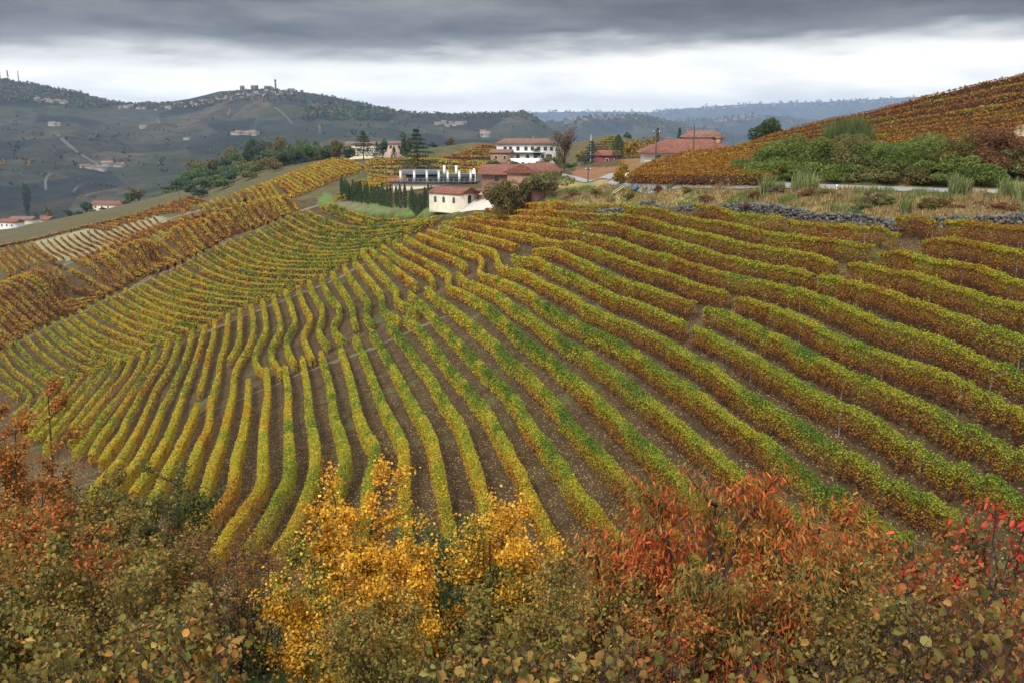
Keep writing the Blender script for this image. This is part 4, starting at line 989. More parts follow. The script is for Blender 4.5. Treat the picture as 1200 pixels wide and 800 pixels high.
# shrubs and trees down by the far farmhouses
for i, (x, y, D, w, pl) in enumerate([(82, 246, 680, 10, 0), (92, 250, 660, 14, 1), (102, 238, 660, 16, 0), (108, 248, 640, 16, 2), (120, 246, 630, 12, 0), (153, 226, 650, 16, 4), (162, 222, 650, 18, 2), (146, 236, 640, 10, 3), (44, 250, 690, 9, 1), (35, 212, 1100, 10, 0), (58, 240, 720, 10, 3), (26, 268, 620, 8, 0)]):
    T('hedge_tree', x, y - 2, D, w, 'round', [P_DARK, P_BLUEG, P_MIX, P_OLIVE, P_GREEN][pl], ['dark', 'grey green', 'mottled', 'olive', 'green'][pl] + ' tree beside the valley farmhouses, ' + ORD[i] + ' of that group', 'tree', 'trees by the valley farmhouses')
# the row of cypresses along the winery terrace: three built, the rest copies
CYP = []
for q in range(3):
    mb, tb = tree_parts(6.0, .56 + .06 * q, 'cypress', P_DARK, .34, 800)
    CYP.append((mb.build('crown', NEEDLE).data, tb.build('trunk', BARK).data))
for o in [o for o in COL.objects if o.name.split('.')[0] in ('crown', 'trunk') and o.parent is None]: bpy.data.objects.remove(o)
cl = dense(np.array([base(x_, y_, 215, 340) for x_, y_ in ((401, 231), (409, 235), (428, 238.5), (455, 241.5), (480, 243.5), (505, 243.5))]), 1.0)
cpx = np.linspace(0, len(cl) - 1, 46)
for i, q in enumerate(cpx):
    p = cl[int(q)] * (1 - q % 1) + cl[min(int(q) + 1, len(cl) - 1)] * (q % 1); p = p + np.array([rng.normal(0, .2), rng.normal(0, .5), 0]); p[2] = gz(p[0], p[1]); p[2] = float(p[2])
    root = empty('cypress', p, 'slim dark cypress in the close row along the winery terrace', 'cypress', 'row of cypresses along the winery terrace', rng.uniform(0, 6))
    s = rng.uniform(.8, 1.12); root.scale = (s * .95, s * .95, s)
    for nm, me in zip(('crown', 'trunk'), CYP[i % 3]):
        c = bpy.data.objects.new(nm, me); COL.objects.link(c); c.parent = root
# shrub bank above the road
BANK = [(888, 176, 900, 34, P_GREEN, 'dark green acacia', 147), (905, 168, 0, 46, P_GREEN, 'broad green acacia', 144), (935, 164, 0, 44, P_GREEN, 'tall green acacia', 142), (962, 160, 0, 42, P_GREEN, 'feathery green acacia', 140), (985, 158, 0, 40, P_OLIVE, 'olive leaved acacia', 139), (1012, 162, 0, 46, P_OLIVE, 'yellowing acacia', 137), (1046, 156, 0, 58, P_GREEN, 'largest rounded green acacia', 134), (1082, 160, 0, 50, P_GREEN, 'blue green acacia', 132), (1108, 168, 0, 42, P_MIX, 'mottled hazel', 131),
        (1130, 160, 0, 44, P_MIX, 'gold flecked hazel', 130), (1155, 156, 0, 44, P_RUST, 'rust red dogwood', 129), (1180, 152, 0, 46, P_RUST, 'brick red dogwood', 128), (1170, 176, 0, 44, P_YELL, 'bright yellow maple', 124), (1195, 178, 0, 40, P_OLIVE, 'olive maple', 122), (1215, 160, 0, 50, P_MIX, 'mixed autumn', 124), (1150, 190, 0, 40, P_GREEN, 'low dark green elder', 122), (1110, 190, 0, 40, P_GREEN, 'low grass green elder', 124), (1075, 196, 0, 34, P_MIX, 'low mottled bramble', 126), (1030, 196, 0, 34, P_OLIVE, 'low olive bramble', 129), (985, 194, 0, 34, P_GREEN, 'low green bramble', 131), (940, 194, 0, 34, P_GREEN, 'creeping green bramble', 133), (905, 196, 0, 36, P_GREEN, 'trailing green bramble', 136), (880, 202, 0, 26, P_GREEN, 'last low green bramble', 140)]
for x, y, _, w, pl, nm, D in BANK:
    D = np.interp(x, [870, 950, 1020, 1100, 1200, 1260], [136, 130, 125, 119, 114, 112]) - (5 if y > 185 else 0)
    T('bank_shrub', x, y - 8, D, w * 1.9, 'shrub', pl if pl is not P_GREEN else pl * np.array([1.45, 1.2, .95]), nm + ' shrub on the bank above the road', 'shrub', 'shrubs on the bank above the road', size=.24, trunk_h=.05)

# ------------------------------------------------------------------ grasses, reeds and the stone wall on the near bank
def grass_clump(name, pos, h, r, n, colr, label, cat, group=None, w=.035, kind=None):
    a = rng.uniform(0, 2 * math.pi, n); q = r * np.sqrt(rng.random(n)); hh = h * rng.uniform(.5, 1.05, n); ln_ = rng.uniform(.1, .5, n) * hh
    b = np.stack([q * np.cos(a), q * np.sin(a), np.zeros(n)], 1); b = b + np.asarray(pos); b[:, 2] = gz(b[:, 0], b[:, 1]) - .05
    la = rng.uniform(0, 6.28, n); mid = b + np.stack([np.cos(la) * ln_ * .35, np.sin(la) * ln_ * .35, hh * .6], 1); e = b + np.stack([np.cos(la) * ln_, np.sin(la) * ln_, hh], 1)
    sd = np.stack([np.sin(la + 1), np.cos(la + 1), np.zeros(n)], 1) * w
    q_ = np.stack([b - sd, b + sd, mid + sd * .8, mid - sd * .8], 1).reshape(-1, 3); q2 = np.stack([mid - sd * .8, mid + sd * .8, e + sd * .15, e - sd * .15], 1).reshape(-1, 3)
    col = np.asarray(colr)[rng.integers(0, len(colr), n)] * np.exp(rng.normal(0, .18, n))[:, None]
    f = np.arange(4 * n).reshape(n, 4); mb = MB(); mb.add(q_, f, np.repeat(col, 4, 0)); mb.add(q2, f, np.repeat(col, 4, 0))
    o = mb.build(name, LEAF, loc=pos); return tag(o, label, cat, group, kind)


STRAW = [(.30, .22, .10), (.24, .16, .07), (.34, .26, .13), (.19, .14, .06)]
GGRS = [(.11, .15, .05), (.15, .18, .06), (.08, .12, .035)]
# dry grass cover of the bank between road and wall
bx, by = [], []
while len(bx) < 9000:
    x = rng.uniform(645, 1260, 4000); D = rng.uniform(84, 200, 4000)
    X = ray(x, 230 + 0 * x)[0] * D; Z = gz(X, D); qx, qy = project(X, D, Z)
    lo = np.interp(qx, [640, 800, 960, 1050, 1200, 1300], [237, 242, 251, 259, 268, 274]); hi_ = np.interp(qx, [640, 690, 735, 790, 850, 950, 1100, 1260], [228, 219, 219, 219.5, 220, 222.5, 227, 229.5])
    ok = (qy < lo) & (qy > hi_); bx += list(X[ok]); by += list(D[ok])
bx = np.array(bx[:9000]); by = np.array(by[:9000])
def blades(X, Y, h, w, colr, lean=.5):
    n = len(X); Z = gz(X, Y) - .04; la = rng.uniform(0, 6.28, n); hh = h * rng.uniform(.5, 1.3, n); l_ = lean * hh * rng.random(n)
    b = np.stack([X, Y, Z], 1); e = b + np.stack([np.cos(la) * l_, np.sin(la) * l_, hh], 1); mid = (b + e) / 2 + np.array([0, 0, .1]) * hh[:, None]
    sd = np.stack([np.sin(la + 1), np.cos(la + 1), np.zeros(n)], 1) * w
    col = np.asarray(colr)[rng.integers(0, len(colr), n)] * np.exp(rng.normal(0, .2, n))[:, None]
    f = np.arange(4 * n).reshape(n, 4); mb = MB()
    mb.add(np.stack([b - sd, b + sd, mid + sd * .7, mid - sd * .7], 1).reshape(-1, 3), f, np.repeat(col, 4, 0)); mb.add(np.stack([mid - sd * .7, mid + sd * .7, e + sd * .2, e - sd * .2], 1).reshape(-1, 3), f, np.repeat(col, 4, 0)); return mb
rep = 4
X_ = np.repeat(bx, rep) + rng.normal(0, .25, 9000 * rep); Y_ = np.repeat(by, rep) + rng.normal(0, .25, 9000 * rep)
tone_b = fbm(X_ / 5, Y_ / 5, 3, 90) > -.02
mbg = blades(X_[tone_b], Y_[tone_b], .35 + .9 * np.clip(vnoise(X_[tone_b] / 2.2, Y_[tone_b] / 2.2, 33) - .35, 0, 1), .05, STRAW + [(.17, .10, .05)]); tag(mbg.build('dry_grass', LEAF), kind='stuff')
mbg = blades(X_[~tone_b], Y_[~tone_b], .3 + 1.0 * np.clip(vnoise(X_[~tone_b] / 2.0, Y_[~tone_b] / 2.0, 34) - .35, 0, 1), .05, GGRS + [(.2, .17, .07)]); tag(mbg.build('bank_grass', LEAF), kind='stuff')
# feathery reed tufts standing on the road edge
for i, (x, y, D, w) in enumerate([(898, 206, 120, 16), (912, 212, 118, 12), (938, 199, 117, 26), (950, 206, 115, 14), (1118, 203, 104, 14), (1132, 210, 102, 10), (1180, 208, 98, 20), (1196, 214, 96, 16), (1060, 232, 94, 10)]):
    p = at(x, 300, D); h = top_h(x, y - 2, p)
    grass_clump('reed_clump', p, h, w / F * D * .5, 170, GGRS + [(.26, .26, .13), (.2, .22, .09)], ['slim', 'small', 'tallest and widest', 'short', 'thin', 'stubby', 'broad', 'outermost', 'lone low'][i] + ' pale green reed tuft beside the road, ' + ORD[i] + ' from the left', 'reeds', 'reed tufts along the road', .05)
for i, (x, y, D, w) in enumerate([(978, 140, 146, 26), (1000, 134, 143, 30), (1012, 150, 140, 20)]):
    p = at(x, 300, D); h = top_h(x, y, p)
    grass_clump('cane_thicket', p, h, w / F * D * .5, 420, [(.06, .10, .035), (.08, .12, .04), (.12, .13, .05)], ['left', 'tall middle', 'short right'][i] + ' stand of upright green canes behind the acacia shrubs', 'canes', 'canes behind the acacia shrubs', .07)
for i, (x, y, D, w) in enumerate([(880, 224, 112, 24), (985, 228, 106, 26), (1035, 230, 102, 30), (1085, 232, 98, 26), (1150, 236, 94, 28), (860, 226, 116, 20), (672, 224, 168, 22), (700, 222, 160, 24), (1010, 236, 99, 22), (1120, 238, 92, 22)]):
    p = at(x, 300, D); h = float(np.clip(top_h(x, y, p), .6, 1.5))
    tree('bramble', p, h, w / F * D * .5, 'shrub', [P_RUST, P_BROWN, P_OLIVE][i % 3], ['rust brown', 'dull brown', 'olive'][i % 3] + ' bramble between road and stone wall, ' + ORD[i] + ' of the brambles', 'bramble', 'brambles on the roadside bank', size=.2, trunk=False, leafname='foliage')

WEEDS = []
for i in range(26):
    x = 650 + i * 23 + rng.uniform(-8, 8); y = float(np.interp(x, [640, 800, 960, 1050, 1200], [233, 233, 240, 246, 252])) + rng.uniform(-6, 6); D = float(np.interp(x, [640, 735, 850, 950, 1100, 1240], [178, 152, 122, 108, 97, 90])) + rng.uniform(-4, 4)
    p = at(x, 300, D)
    if i % 3 == 0: grass_clump('tall_grass_tuft', p, rng.uniform(.8, 1.4), rng.uniform(.5, 1.1), 120, [GGRS, STRAW][i % 2], '%s grass tuft on the roadside bank, %s of the tufts from the left' % (['green', 'straw coloured'][i % 2], ORD[i // 3]), 'grass tuft', 'grass tufts on the roadside bank')
    else: tree('weed_clump', p, rng.uniform(.9, 1.7), rng.uniform(.9, 1.7), 'shrub', [P_RUST, P_BROWN, P_OLIVE, P_RUST, P_MIX][i % 5], '%s weed clump on the roadside bank, %s from the left' % (['rust', 'brown', 'olive', 'russet', 'mottled'][i % 5], ORD[i]), 'weeds', 'weed clumps on the roadside bank', size=.17, trunk=False, leafname='foliage')

# dry stone wall
wl = dense(np.array([at(632, 241, 172), at(700, 241, 147), at(760, 241, 134), at(850, 246, 117), at(900, 252, 108), at(960, 255, 99.5), at(1040, 262, 91.5), at(1120, 266, 86), at(1200, 272, 82), at(1270, 278, 79)]), .33)
mb = MB(); ICO = None
def stone(c, s):
    d = unit(14); d[:, 2] *= .8
    # rounded block: eight jittered corners
    q = np.array([[-1, -1, -1], [1, -1, -1], [1, 1, -1], [-1, 1, -1], [-1, -1, 1], [1, -1, 1], [1, 1, 1], [-1, 1, 1]], float) * .5
    q = q * np.asarray(s) * rng.uniform(.72, 1.1, (8, 3)); q[4:, :2] *= .82
    a = rng.uniform(-.5, .5); cr, sr = math.cos(a), math.sin(a)
    q = np.stack([q[:, 0] * cr - q[:, 1] * sr, q[:, 0] * sr + q[:, 1] * cr, q[:, 2]], 1)
    g = rng.uniform(.6, 1.35); cc = np.array([(.17, .165, .16), (.20, .175, .135), (.13, .13, .135)][rng.integers(0, 3)]) * g * .6
    mb.add(q + c, [[0, 3, 2, 1], [4, 5, 6, 7], [0, 1, 5, 4], [1, 2, 6, 5], [2, 3, 7, 6], [3, 0, 4, 7]], cc)
for i, p in enumerate(wl):
    hgt = .75 + .75 * (vnoise(np.array([i / 18.]), np.array([0.]), 4)[0] - .4) + (.5 if 60 < i < 130 else 0)
    if i * .33 > 95: hgt *= .8
    z = -.15
    while z < hgt:
        s = rng.uniform(.22, .42)
        stone((p[0] + rng.normal(0, .06), p[1] + rng.normal(0, .10) + z * .12, p[2] + z + s * .4), (rng.uniform(.32, .62), .5, s)); z += s * .82
tag(mb.build('dry_stone_wall', STONE, loc=wl[0]), 'long grey dry stone wall between the vines and the road bank', 'stone wall')

# ------------------------------------------------------------------ buildings
def prism(mb, w, d, z, rh, over, hip=0.0, th=.18):
    """tiled roof: ridge along x; hip = how far the ridge is drawn in from each gable"""
    a, b = w / 2 + over, d / 2 + over; r = a - hip
    zt = z + rh; q = [(-a, -b, z), (a, -b, z), (a, b, z), (-a, b, z), (-r, 0, zt), (r, 0, zt)]
    q += [(x, y, zz - th) for x, y, zz in q[:4]]
    mb.add(q, [[0, 1, 5, 4], [2, 3, 4, 5], [0, 6, 7, 1], [1, 7, 8, 2], [2, 8, 9, 3], [3, 9, 6, 0], [6, 9, 8, 7]])
    mb.add(q, [[1, 2, 5], [3, 0, 4]])
def gable_walls(mb, w, d, h, rh, hip=0.0, base=-1.5):
    a, b = w / 2, d / 2
    q = [(-a, -b, base), (a, -b, base), (a, b, base), (-a, b, base), (-a, -b, h), (a, -b, h), (a, b, h), (-a, b, h)]
    mb.add(q, [[0, 1, 5, 4], [1, 2, 6, 5], [2, 3, 7, 6], [3, 0, 4, 7]])
    if hip < .01:
        mb.add([(a, -b, h), (a, b, h), (a, 0, h + rh), (-a, -b, h), (-a, b, h), (-a, 0, h + rh)], [[0, 1, 2], [4, 3, 5]])
    else: mb.add(q[4:], [[0, 1, 2, 3]])
def arch_pts(w, h, n=8):
    r = w / 2; p = [(-r, 0), (r, 0), (r, h - r)] + [(r * math.cos(t), h - r + r * math.sin(t)) for t in np.linspace(0, math.pi, n)[1:-1]] + [(-r, h - r)]
    return np.array(p)
def slab_on(mb, outl, org, ax, out, t0, t1):
    """flat outline (u,z) standing on a wall: ax = wall direction, out = outward normal"""
    ax = np.asarray(ax, float); out = np.asarray(out, float); n = len(outl)
    b = np.array([np.asarray(org) + ax * u + np.array([0, 0, z]) for u, z in outl])
    v = np.concatenate([b + out * t0, b + out * t1]); mb.add(v, [list(range(n, 2 * n))]); i = np.arange(n)
    mb.add(v, np.stack([i, (i + 1) % n, (i + 1) % n + n, i + n], 1))
def rect(w, h): return np.array([(-w / 2, 0), (w / 2, 0), (w / 2, h), (-w / 2, h)])


def opening(root, name, outl, org, ax, out, mat, frame=None, sill=False):
    """a window, shutter or door leaf set on a wall as a part of its own with surround as sub-part"""
    m = MB(); slab_on(m, outl, org, ax, out, -.05, .03); o = m.build(name, mat, root)
    if frame is not None:
        c = np.array(outl); cen = c.mean(0); big = cen + (c - cen) * (1.0 + .22 / max(.5, np.ptp(c[:, 0]))); big[:, 1] = np.maximum(big[:, 1], c[:, 1].min())
        m = MB(); slab_on(m, big, org, ax, out, -.06, .015); m.build('surround', frame, o)
    return o


def house(name, label, cat, pos, rz, w, d, h, rh, wall, roof, hip=0.0, over=.5, group=None, chim=(), base=-1.5):
    root = empty(name, pos, label, cat, group, rz)
    m = MB(); gable_walls(m, w, d, h, rh, hip, base); m.build('wall', wall, root)
    m = MB(); prism(m, w, d, h + .02, rh, over, hip); r = m.build('roof', roof, root)
    for (cx, cy, cw, ch) in chim:
        m = MB(); m.box((cx, cy, h + rh * .6 + ch / 2), (cw, cw, ch + .8)); m.box((cx, cy, h + rh * .6 + ch + .5), (cw * 1.4, cw * 1.4, .16)); m.build('chimney', wall if wall is not WHITE else BRICK, r)
    return root


def front(root, d, items):
    for (nm, x, z, w, h, arch, mat, fr) in items:
        opening(root, nm, arch_pts(w, h) if arch else rect(w, h), (x, -d / 2, z), (1, 0, 0), (0, -1, 0), mat, fr)
def rightside(root, w, items):
    for (nm, y, z, ww, h, arch, mat, fr) in items:
        opening(root, nm, arch_pts(ww, h) if arch else rect(ww, h), (w / 2, y, z), (0, 1, 0), (1, 0, 0), mat, fr)


# cellar building with arched windows
p = base(532, 241, 195, 300); k_ = 224 / F
r = house('cellar_building', 'small cream building with tiled roof and dark arched windows by the yard', 'building', p, math.radians(-38), 10.6, 6.6, 3.2, 1.4, CREAM, TILE, over=.35)
front(r, 6.6, [('window', -3.2, .9, .9, 1.5, True, GLASSD, WHITE), ('window', -.4, .9, .9, 1.5, True, GLASSD, WHITE), ('window', 2.9, .9, .9, 1.5, True, GLASSD, WHITE)])
rightside(r, 10.6, [('window', -.2, .8, 1.35, 2.1, True, GLASSD, WHITE)])
# lean-to wing with the brown door
p2 = p + np.array([6.9, 2.6, 0]); r = house('door_wing', 'cream wing with a brown arched door right of the small cream building', 'building', p2, math.radians(-20), 4.0, 4.6, 3.6, .5, CREAM, TILE2, hip=1.4, over=.15)
front(r, 4.6, [('door', .2, 0, 1.25, 2.5, True, WOODB, WHITE)])
# winery hall with dark glass roof and pale pillars behind the cypresses
p = at(511, 300, 266); p[2] -= 2.9
root = empty('winery_hall', p, 'low winery hall with dark glazed upper floor and pale pillars behind the cypresses', 'building', None, math.radians(-4))
m = MB(); m.box((0, 0, 2.2), (24, 9, 3.0)); m.build('wall', CREAM, root)
m = MB(); m.box((0, -.2, 3.85), (25, 10.4, .3)); m.build('terrace_slab', DARKM, root)
m = MB(); m.box((1.5, 1.0, 5.0), (20, 6, 2.0)); m.build('glazed_storey', GLASSD, root)
m = MB(); prism(m, 11, 6.4, 6.02, 1.3, .4); o_ = m.build('glazed_roof', DARKM, root); o_.location = (-4.5, 1, 0)
m = MB(); prism(m, 5, 4, 4.1, .9, .2); o_ = m.build('roof', TILE, root); o_.location = (-10.5, -2.4, 0)
for x in (-9.6, -5.6, -1.9, 1.6, 4.2, 7.6, 10.9):
    m = MB(); m.box((x, -4.7, 5.25), (.6, .6, 3.7), taper=.92); m.box((x, -4.7, 7.16), (.78, .78, .14)); m.build('pillar', PILLAR, root)
for x in (2.0, 5.6):
    m = MB(); m.box((x, 3.7, 6.0), (.7, .7, 4.6)); m.build('pillar', PILLAR, root)
m = MB(); m.tube([(-12, -5.1, 4.9), (12, -5.1, 4.9)], .05, 5); m.tube([(-12, -5.1, 4.45), (12, -5.1, 4.45)], .04, 5)
for x in np.linspace(-12, 12, 17): m.tube([(x, -5.1, 4.0), (x, -5.1, 4.9)], .04, 5)
m.build('railing', GREYM, root)
m = MB(); m.tube([(11.2, 1, 4), (11.2, 1, 7.0)], .5, 10); m.tube([(11.2, 1, 7.0), (11.2, 1, 7.6)], .28, 10); m.build('flue', PILLAR, root)
# gravel yard before the cellar
ribbon('yard', dense(np.array([base(546, 242.5, 190), base(566, 240.5, 190), base(588, 239, 190)]), 1), 4.5, GRAVEL, lift=.08)
# big farmhouse
p = at(603, 300, 222)
r = house('farmhouse', 'large brick farmhouse under a broad red tiled roof right of the winery', 'building', p, math.radians(-8), 14.5, 11, 2.9, 2.1, DARKBRICK, TILE, over=1.0, chim=((-1.5, 1, .7, 1.3), (1.8, 2.2, .55, .7), (3.4, 2.2, .5, .6)), base=-3)
front(r, 11, [('window', -3.6, 1.2, 1.1, 1.3, False, GLASSD, BRICK), ('window', 0, 1.2, 1.1, 1.3, False, GLASSD, BRICK)])
p = at(627, 300, 211)
r = house('farmhouse_barn', 'brick barn with sloping red roof and plain gable in front of the farmhouse', 'building', p, math.radians(58), 11, 8.5, 2.8, 2.0, BRICK, TILE, over=.7, base=-3)
rightside(r, 11, [('window', 0, 1.1, 1.0, 1.2, False, GLASSD, CREAM)])
p = at(632, 300, 197)
r = house('stone_outbuilding', 'low pink brick outbuilding below the barn behind the olive tree', 'building', p, math.radians(30), 6, 4, 1.7, .8, BRICK, TILE2, over=.2)
# white villa on the knoll
p = at(617, 300, 425)
r = house('white_villa', 'white two storey villa with brown tiled hip roof on the knoll', 'building', p, math.radians(-6), 27, 11, 7.8, 2.3, WHITE, TILE2, hip=4.5, over=1.0, chim=((3, 0, .9, 1.2),), base=-4)
front(r, 11, [('window', x, 4.6, 1.5, 1.8, False, GLASSD, None) for x in (-9.5, -7, -3.5, .2, 3.2, 6.2, 9.2, 12)] + [('window', x, .9, 1.6, 2.1, True, GLASSD, None) for x in (-8, -3.5, 1, 4.5, 8, 11.5)])
m = MB(); m.box((1, -6.3, 3.9), (16, 1.6, .25)); m.build('balcony', WHITE, r)
p = at(588, 300, 415)
r = house('brick_annex', 'small brick house with tiled roof at the left corner of the white villa', 'building', p, math.radians(-10), 9, 7, 4.2, 1.5, BRICK, TILE2, over=.6, base=-4)
front(r, 7, [('window', -2, 1.4, 1.2, 1.5, False, GLASSD, CREAM), ('window', 2, 1.4, 1.2, 1.5, False, GLASSD, CREAM)])
p = at(622, 300, 400)
m = MB(); m.box((p[0], p[1], p[2] + .7), (18, .5, 4.6)); tag(m.build('garden_wall', WHITE, loc=p), 'pale garden retaining wall below the white villa', 'wall')
# red house
p = at(712, 300, 300)
r = house('red_house', 'small dark red house with tiled roof left of the broad cypress', 'building', p, math.radians(20), 7, 6, 5.6, 1.6, REDW, TILE, over=.5, base=-4)
front(r, 6, [('window', -1.8, 3.0, 1.0, 1.5, False, GLASSD, WHITE), ('window', 1.4, 3.0, 1.0, 1.5, False, GLASSD, WHITE), ('window', 1.4, .4, 1.0, 1.7, False, GLASSD, WHITE)])
# long house with big red roof on the right
p = at(806, 300, 205); zt = lambda y, D: float(ray(600, y)[1] * D)
h_ = zt(178.5, 205) - p[2]
r = house('long_house', 'long white house with wide red tiled hip roof and green shutters', 'building', p, math.radians(-4), 20.5, 13, h_, zt(163, 205) - zt(178.5, 205), WHITE, TILE, hip=6.5, over=1.2, chim=((6.2, -2.2, .9, .9), (-4.0, 3, .8, .8)), base=-3)
front(r, 13, [('shutter', -7.2, h_ - 2.3, 1.0, 1.8, False, GREENP, None), ('shutter', -2.4, h_ - 2.0, 1.0, 1.5, False, GREENP, None), ('window', .6, h_ - 1.5, 1.2, .9, False, GLASSD, None), ('window', 2.6, h_ - 1.5, 1.2, .9, False, GLASSD, None), ('window', 4.6, h_ - 1.5, 1.2, .9, False, GLASSD, None)])
p = at(821, 300, 228); h_ = zt(161, 228) - p[2]
r = house('rear_house', 'brown roofed house rising behind the long red roof', 'building', p, math.radians(0), 8.5, 8, h_, zt(153, 228) - zt(161, 228), BRICK, TILE2, hip=1.5, over=.6, chim=((-3.4, 0, .7, .5),), base=-3)
# hilltop houses among the cedars
p = at(434, 300, 470)
r = house('pale_house', 'pale house half hidden by the cedars on the hilltop', 'building', p, math.radians(5), 24, 9, 6.8, 1.6, CREAM, TILE2, over=.5, base=-3)
front(r, 9, [('window', x, 3.4, 1.2, 1.6, False, GLASSD, None) for x in (-9, -5, -1, 4, 9)])
p = at(463, 300, 470)
r = house('pink_house', 'pink tower like house beside the dense tree on the hilltop', 'building', p, math.radians(10), 8.5, 8, 6.6, 1.2, PINK, TILE2, over=.4, base=-3)
front(r, 8, [('window', x, 4.2, 1.1, 1.5, False, GLASSD, None) for x in (-2.3, 2.0)])
# valley farmhouses on the left
p = at(55, 300, 690)
r = house('valley_farmhouse', 'white gabled farmhouse with red roof in the valley', 'building', p, math.radians(-30), 17, 10, 4.6, 3.0, WHITE, TILE, over=.6, base=-3)
front(r, 10, [('window', x, 1.6, 1.3, 1.6, False, GLASSD, None) for x in (-6, -3, 0, 3)])
p = at(130, 300, 665)
r = house('valley_longhouse', 'long low house with pinkish roof above the trees of the valley', 'building', p, math.radians(-8), 26, 10, 3.8, 2.6, CREAM, TILE, over=.6, base=-3)
front(r, 10, [('window', x, 1.4, 1.3, 1.4, False, GLASSD, None) for x in (-9, -4, 1, 7)])
p = at(14, 300, 600)
r = house('valley_white_house', 'white house with pale red roof at the left edge of the valley', 'building', p, math.radians(-15), 14, 8, 4.2, 2.0, WHITE, TILE, over=.6, base=-3)
front(r, 8, [('window', x, 1.4, 1.2, 1.5, False, GLASSD, None) for x in (-4, 0, 4)])
p = at(29, 300, 640)
r = house('valley_house', 'brown roofed house just behind the white one at the left edge', 'building', p, math.radians(-10), 18, 9, 4.5, 2.0, CREAM, TILE2, over=.6, base=-3)
p = at(1, 300, 640)
r = house('valley_house', 'grey house cut by the left edge of the picture', 'building', p, math.radians(0), 10, 8, 5.0, 1.8, CREAM, TILE2, over=.5, base=-3)
p = at(245, 300, 560)
r = house('ruined_hut', 'small grey hut at the foot of the wood on the spur', 'building', p, math.radians(10), 9, 5, 1.6, .8, FARWALL, TILE2, over=.2, base=-3)

# hilltop village, its tower and the scattered farms of the far hill: small, each one mesh
def far_house_mesh(w, d, h, rh, wall, roof):
    m = MB(); gable_walls(m, w, d, h, rh, base=-8); o = m.build('far_house', [wall, roof]); n0 = len(o.data.polygons)
    bpy.data.objects.remove(o)
    m2 = MB(); gable_walls(m2, w, d, h, rh, base=-8); nf = 0; prism(m2, w, d, h + .05, rh, .6)
    me = m2.build('far_house', [wall, roof]); cz = np.array([p_.center[2] for p_ in me.data.polygons]); nz = np.array([p_.normal[2] for p_ in me.data.polygons])
    for p_, q, z in zip(me.data.polygons, nz, cz): p_.material_index = 1 if (q > .2 and z > h) else 0
    d_ = me.data; bpy.data.objects.remove(me); return d_
FH = [far_house_mesh(13, 9, 5, 2.5, FARWALL, FARTILE), far_house_mesh(16, 9, 5.5, 3, FARPALE, FARTILE), far_house_mesh(10, 8, 6, 2.5, FARWALL, FARTILE), far_house_mesh(20, 10, 4.5, 3, FARPALE, TILE2), far_house_mesh(10, 8, 7, 2.5, FARWALL, FARTILE)]
def far_house(px, py, group, label, y0=800, y1=20000, s=1.0, k=None):
    w3 = hit([px], [py], 0, y0, y1)[0]
    if w3[1] > y1 * .97: return
    o = bpy.data.objects.new('far_house', FH[rng.integers(0, 5) if k is None else k]); COL.objects.link(o)
    o.location = (w3[0], w3[1], float(gz(w3[0], w3[1]))); o.rotation_euler = (0, 0, rng.uniform(-.6, .6)); sc_ = s * rng.uniform(.8, 1.25); o.scale = (sc_, sc_, sc_)
    return tag(o, label, 'house', group)
for x, y in zip(np.linspace(200, 345, 64), np.interp(np.linspace(200, 345, 64), [200, 240, 280, 300, 345], [123, 117.5, 109.5, 106.5, 105.5])):
    far_house(x + rng.normal(0, 1), y + rng.uniform(.6, 6.5), 'houses of the hilltop village', 'small far house crowding the hilltop village under its tower', s=.6)
for x, y in ((44, 119), (50, 120), (56, 120), (62, 121), (68, 121), (74, 122)): far_house(x, y, 'hamlet under the antenna wood', 'small far house in the hamlet below the antenna masts', s=1.0)
for x, y in ((62, 148), (67, 148)): far_house(x, y, 'white farm above the winding road', 'white far farm building above the winding hillside road', s=1.0, k=1)
for x, y in ((100, 197), (106, 198), (112, 199), (118, 200), (126, 195), (133, 195), (139, 196), (143, 195)): far_house(x, y, 'large farm at the road end', 'pale far farm building where the hillside road ends', s=1.0, k=[1, 3, 0][int(x) % 3])
for x, y in ((141, 128), (148, 127), (154, 126), (163, 128), (168, 128), (183, 130), (190, 127), (197, 127), (168, 151), (219, 164)): far_house(x, y, 'scattered houses below the saddle', 'tiny pale far house below the saddle of the hill', s=.9)
for x in np.linspace(276, 302, 8): far_house(x, 158 + rng.uniform(-2, 1.5), 'hamlet over the wood', 'tiny pale far house in the hamlet above the wood on the spur', s=.9)
for x in np.linspace(512, 545, 9): far_house(x, 147 + rng.uniform(-1.5, 2), 'hamlet on the lower ridge', 'tiny pale far house of the hamlet right of the big cedar', s=1.0)
for x, y in ((568, 161), (571, 158), (566, 156)): far_house(x, y, 'white houses left of the villa', 'tiny white far house left of the white villa', s=1.2, k=1)
for i in range(46):
    x = rng.uniform(660, 745); far_house(x, np.interp(x, [660, 690, 735, 745], [142, 138.5, 135.5, 137]) + rng.uniform(.2, 4.5), 'houses of the ridge village', 'tiny far house of the village on the middle ridge', s=1.25)
for i in range(34):
    x = rng.uniform(835, 900); far_house(x, np.interp(x, [835, 880, 900], [139.5, 136, 137]) + rng.uniform(.3, 4.5), 'houses of the blue ridge village', 'tiny far house of the village on the blue ridge', y0=5500, s=1.6)
for i in range(60):
    x = rng.uniform(770, 1075); far_house(x, np.interp(x, [770, 860, 1000, 1075], [130.5, 123.5, 118, 115.5]) + rng.uniform(.4, 4), 'houses on the farthest range', 'tiny far house on the farthest pale range', y0=8500, s=2.2)
def on_crest(px):
    """highest visible ground of a picture column on the first far range"""
    X = ray(px, 120)[0] * np.linspace(2200, 3400, 400); Y = np.linspace(2200, 3400, 400); Z = gz(X, Y); j = int(np.argmax(Z / Y)); return np.array([X[j], Y[j], Z[j]])
p = on_crest(324); k_ = p[1] / F
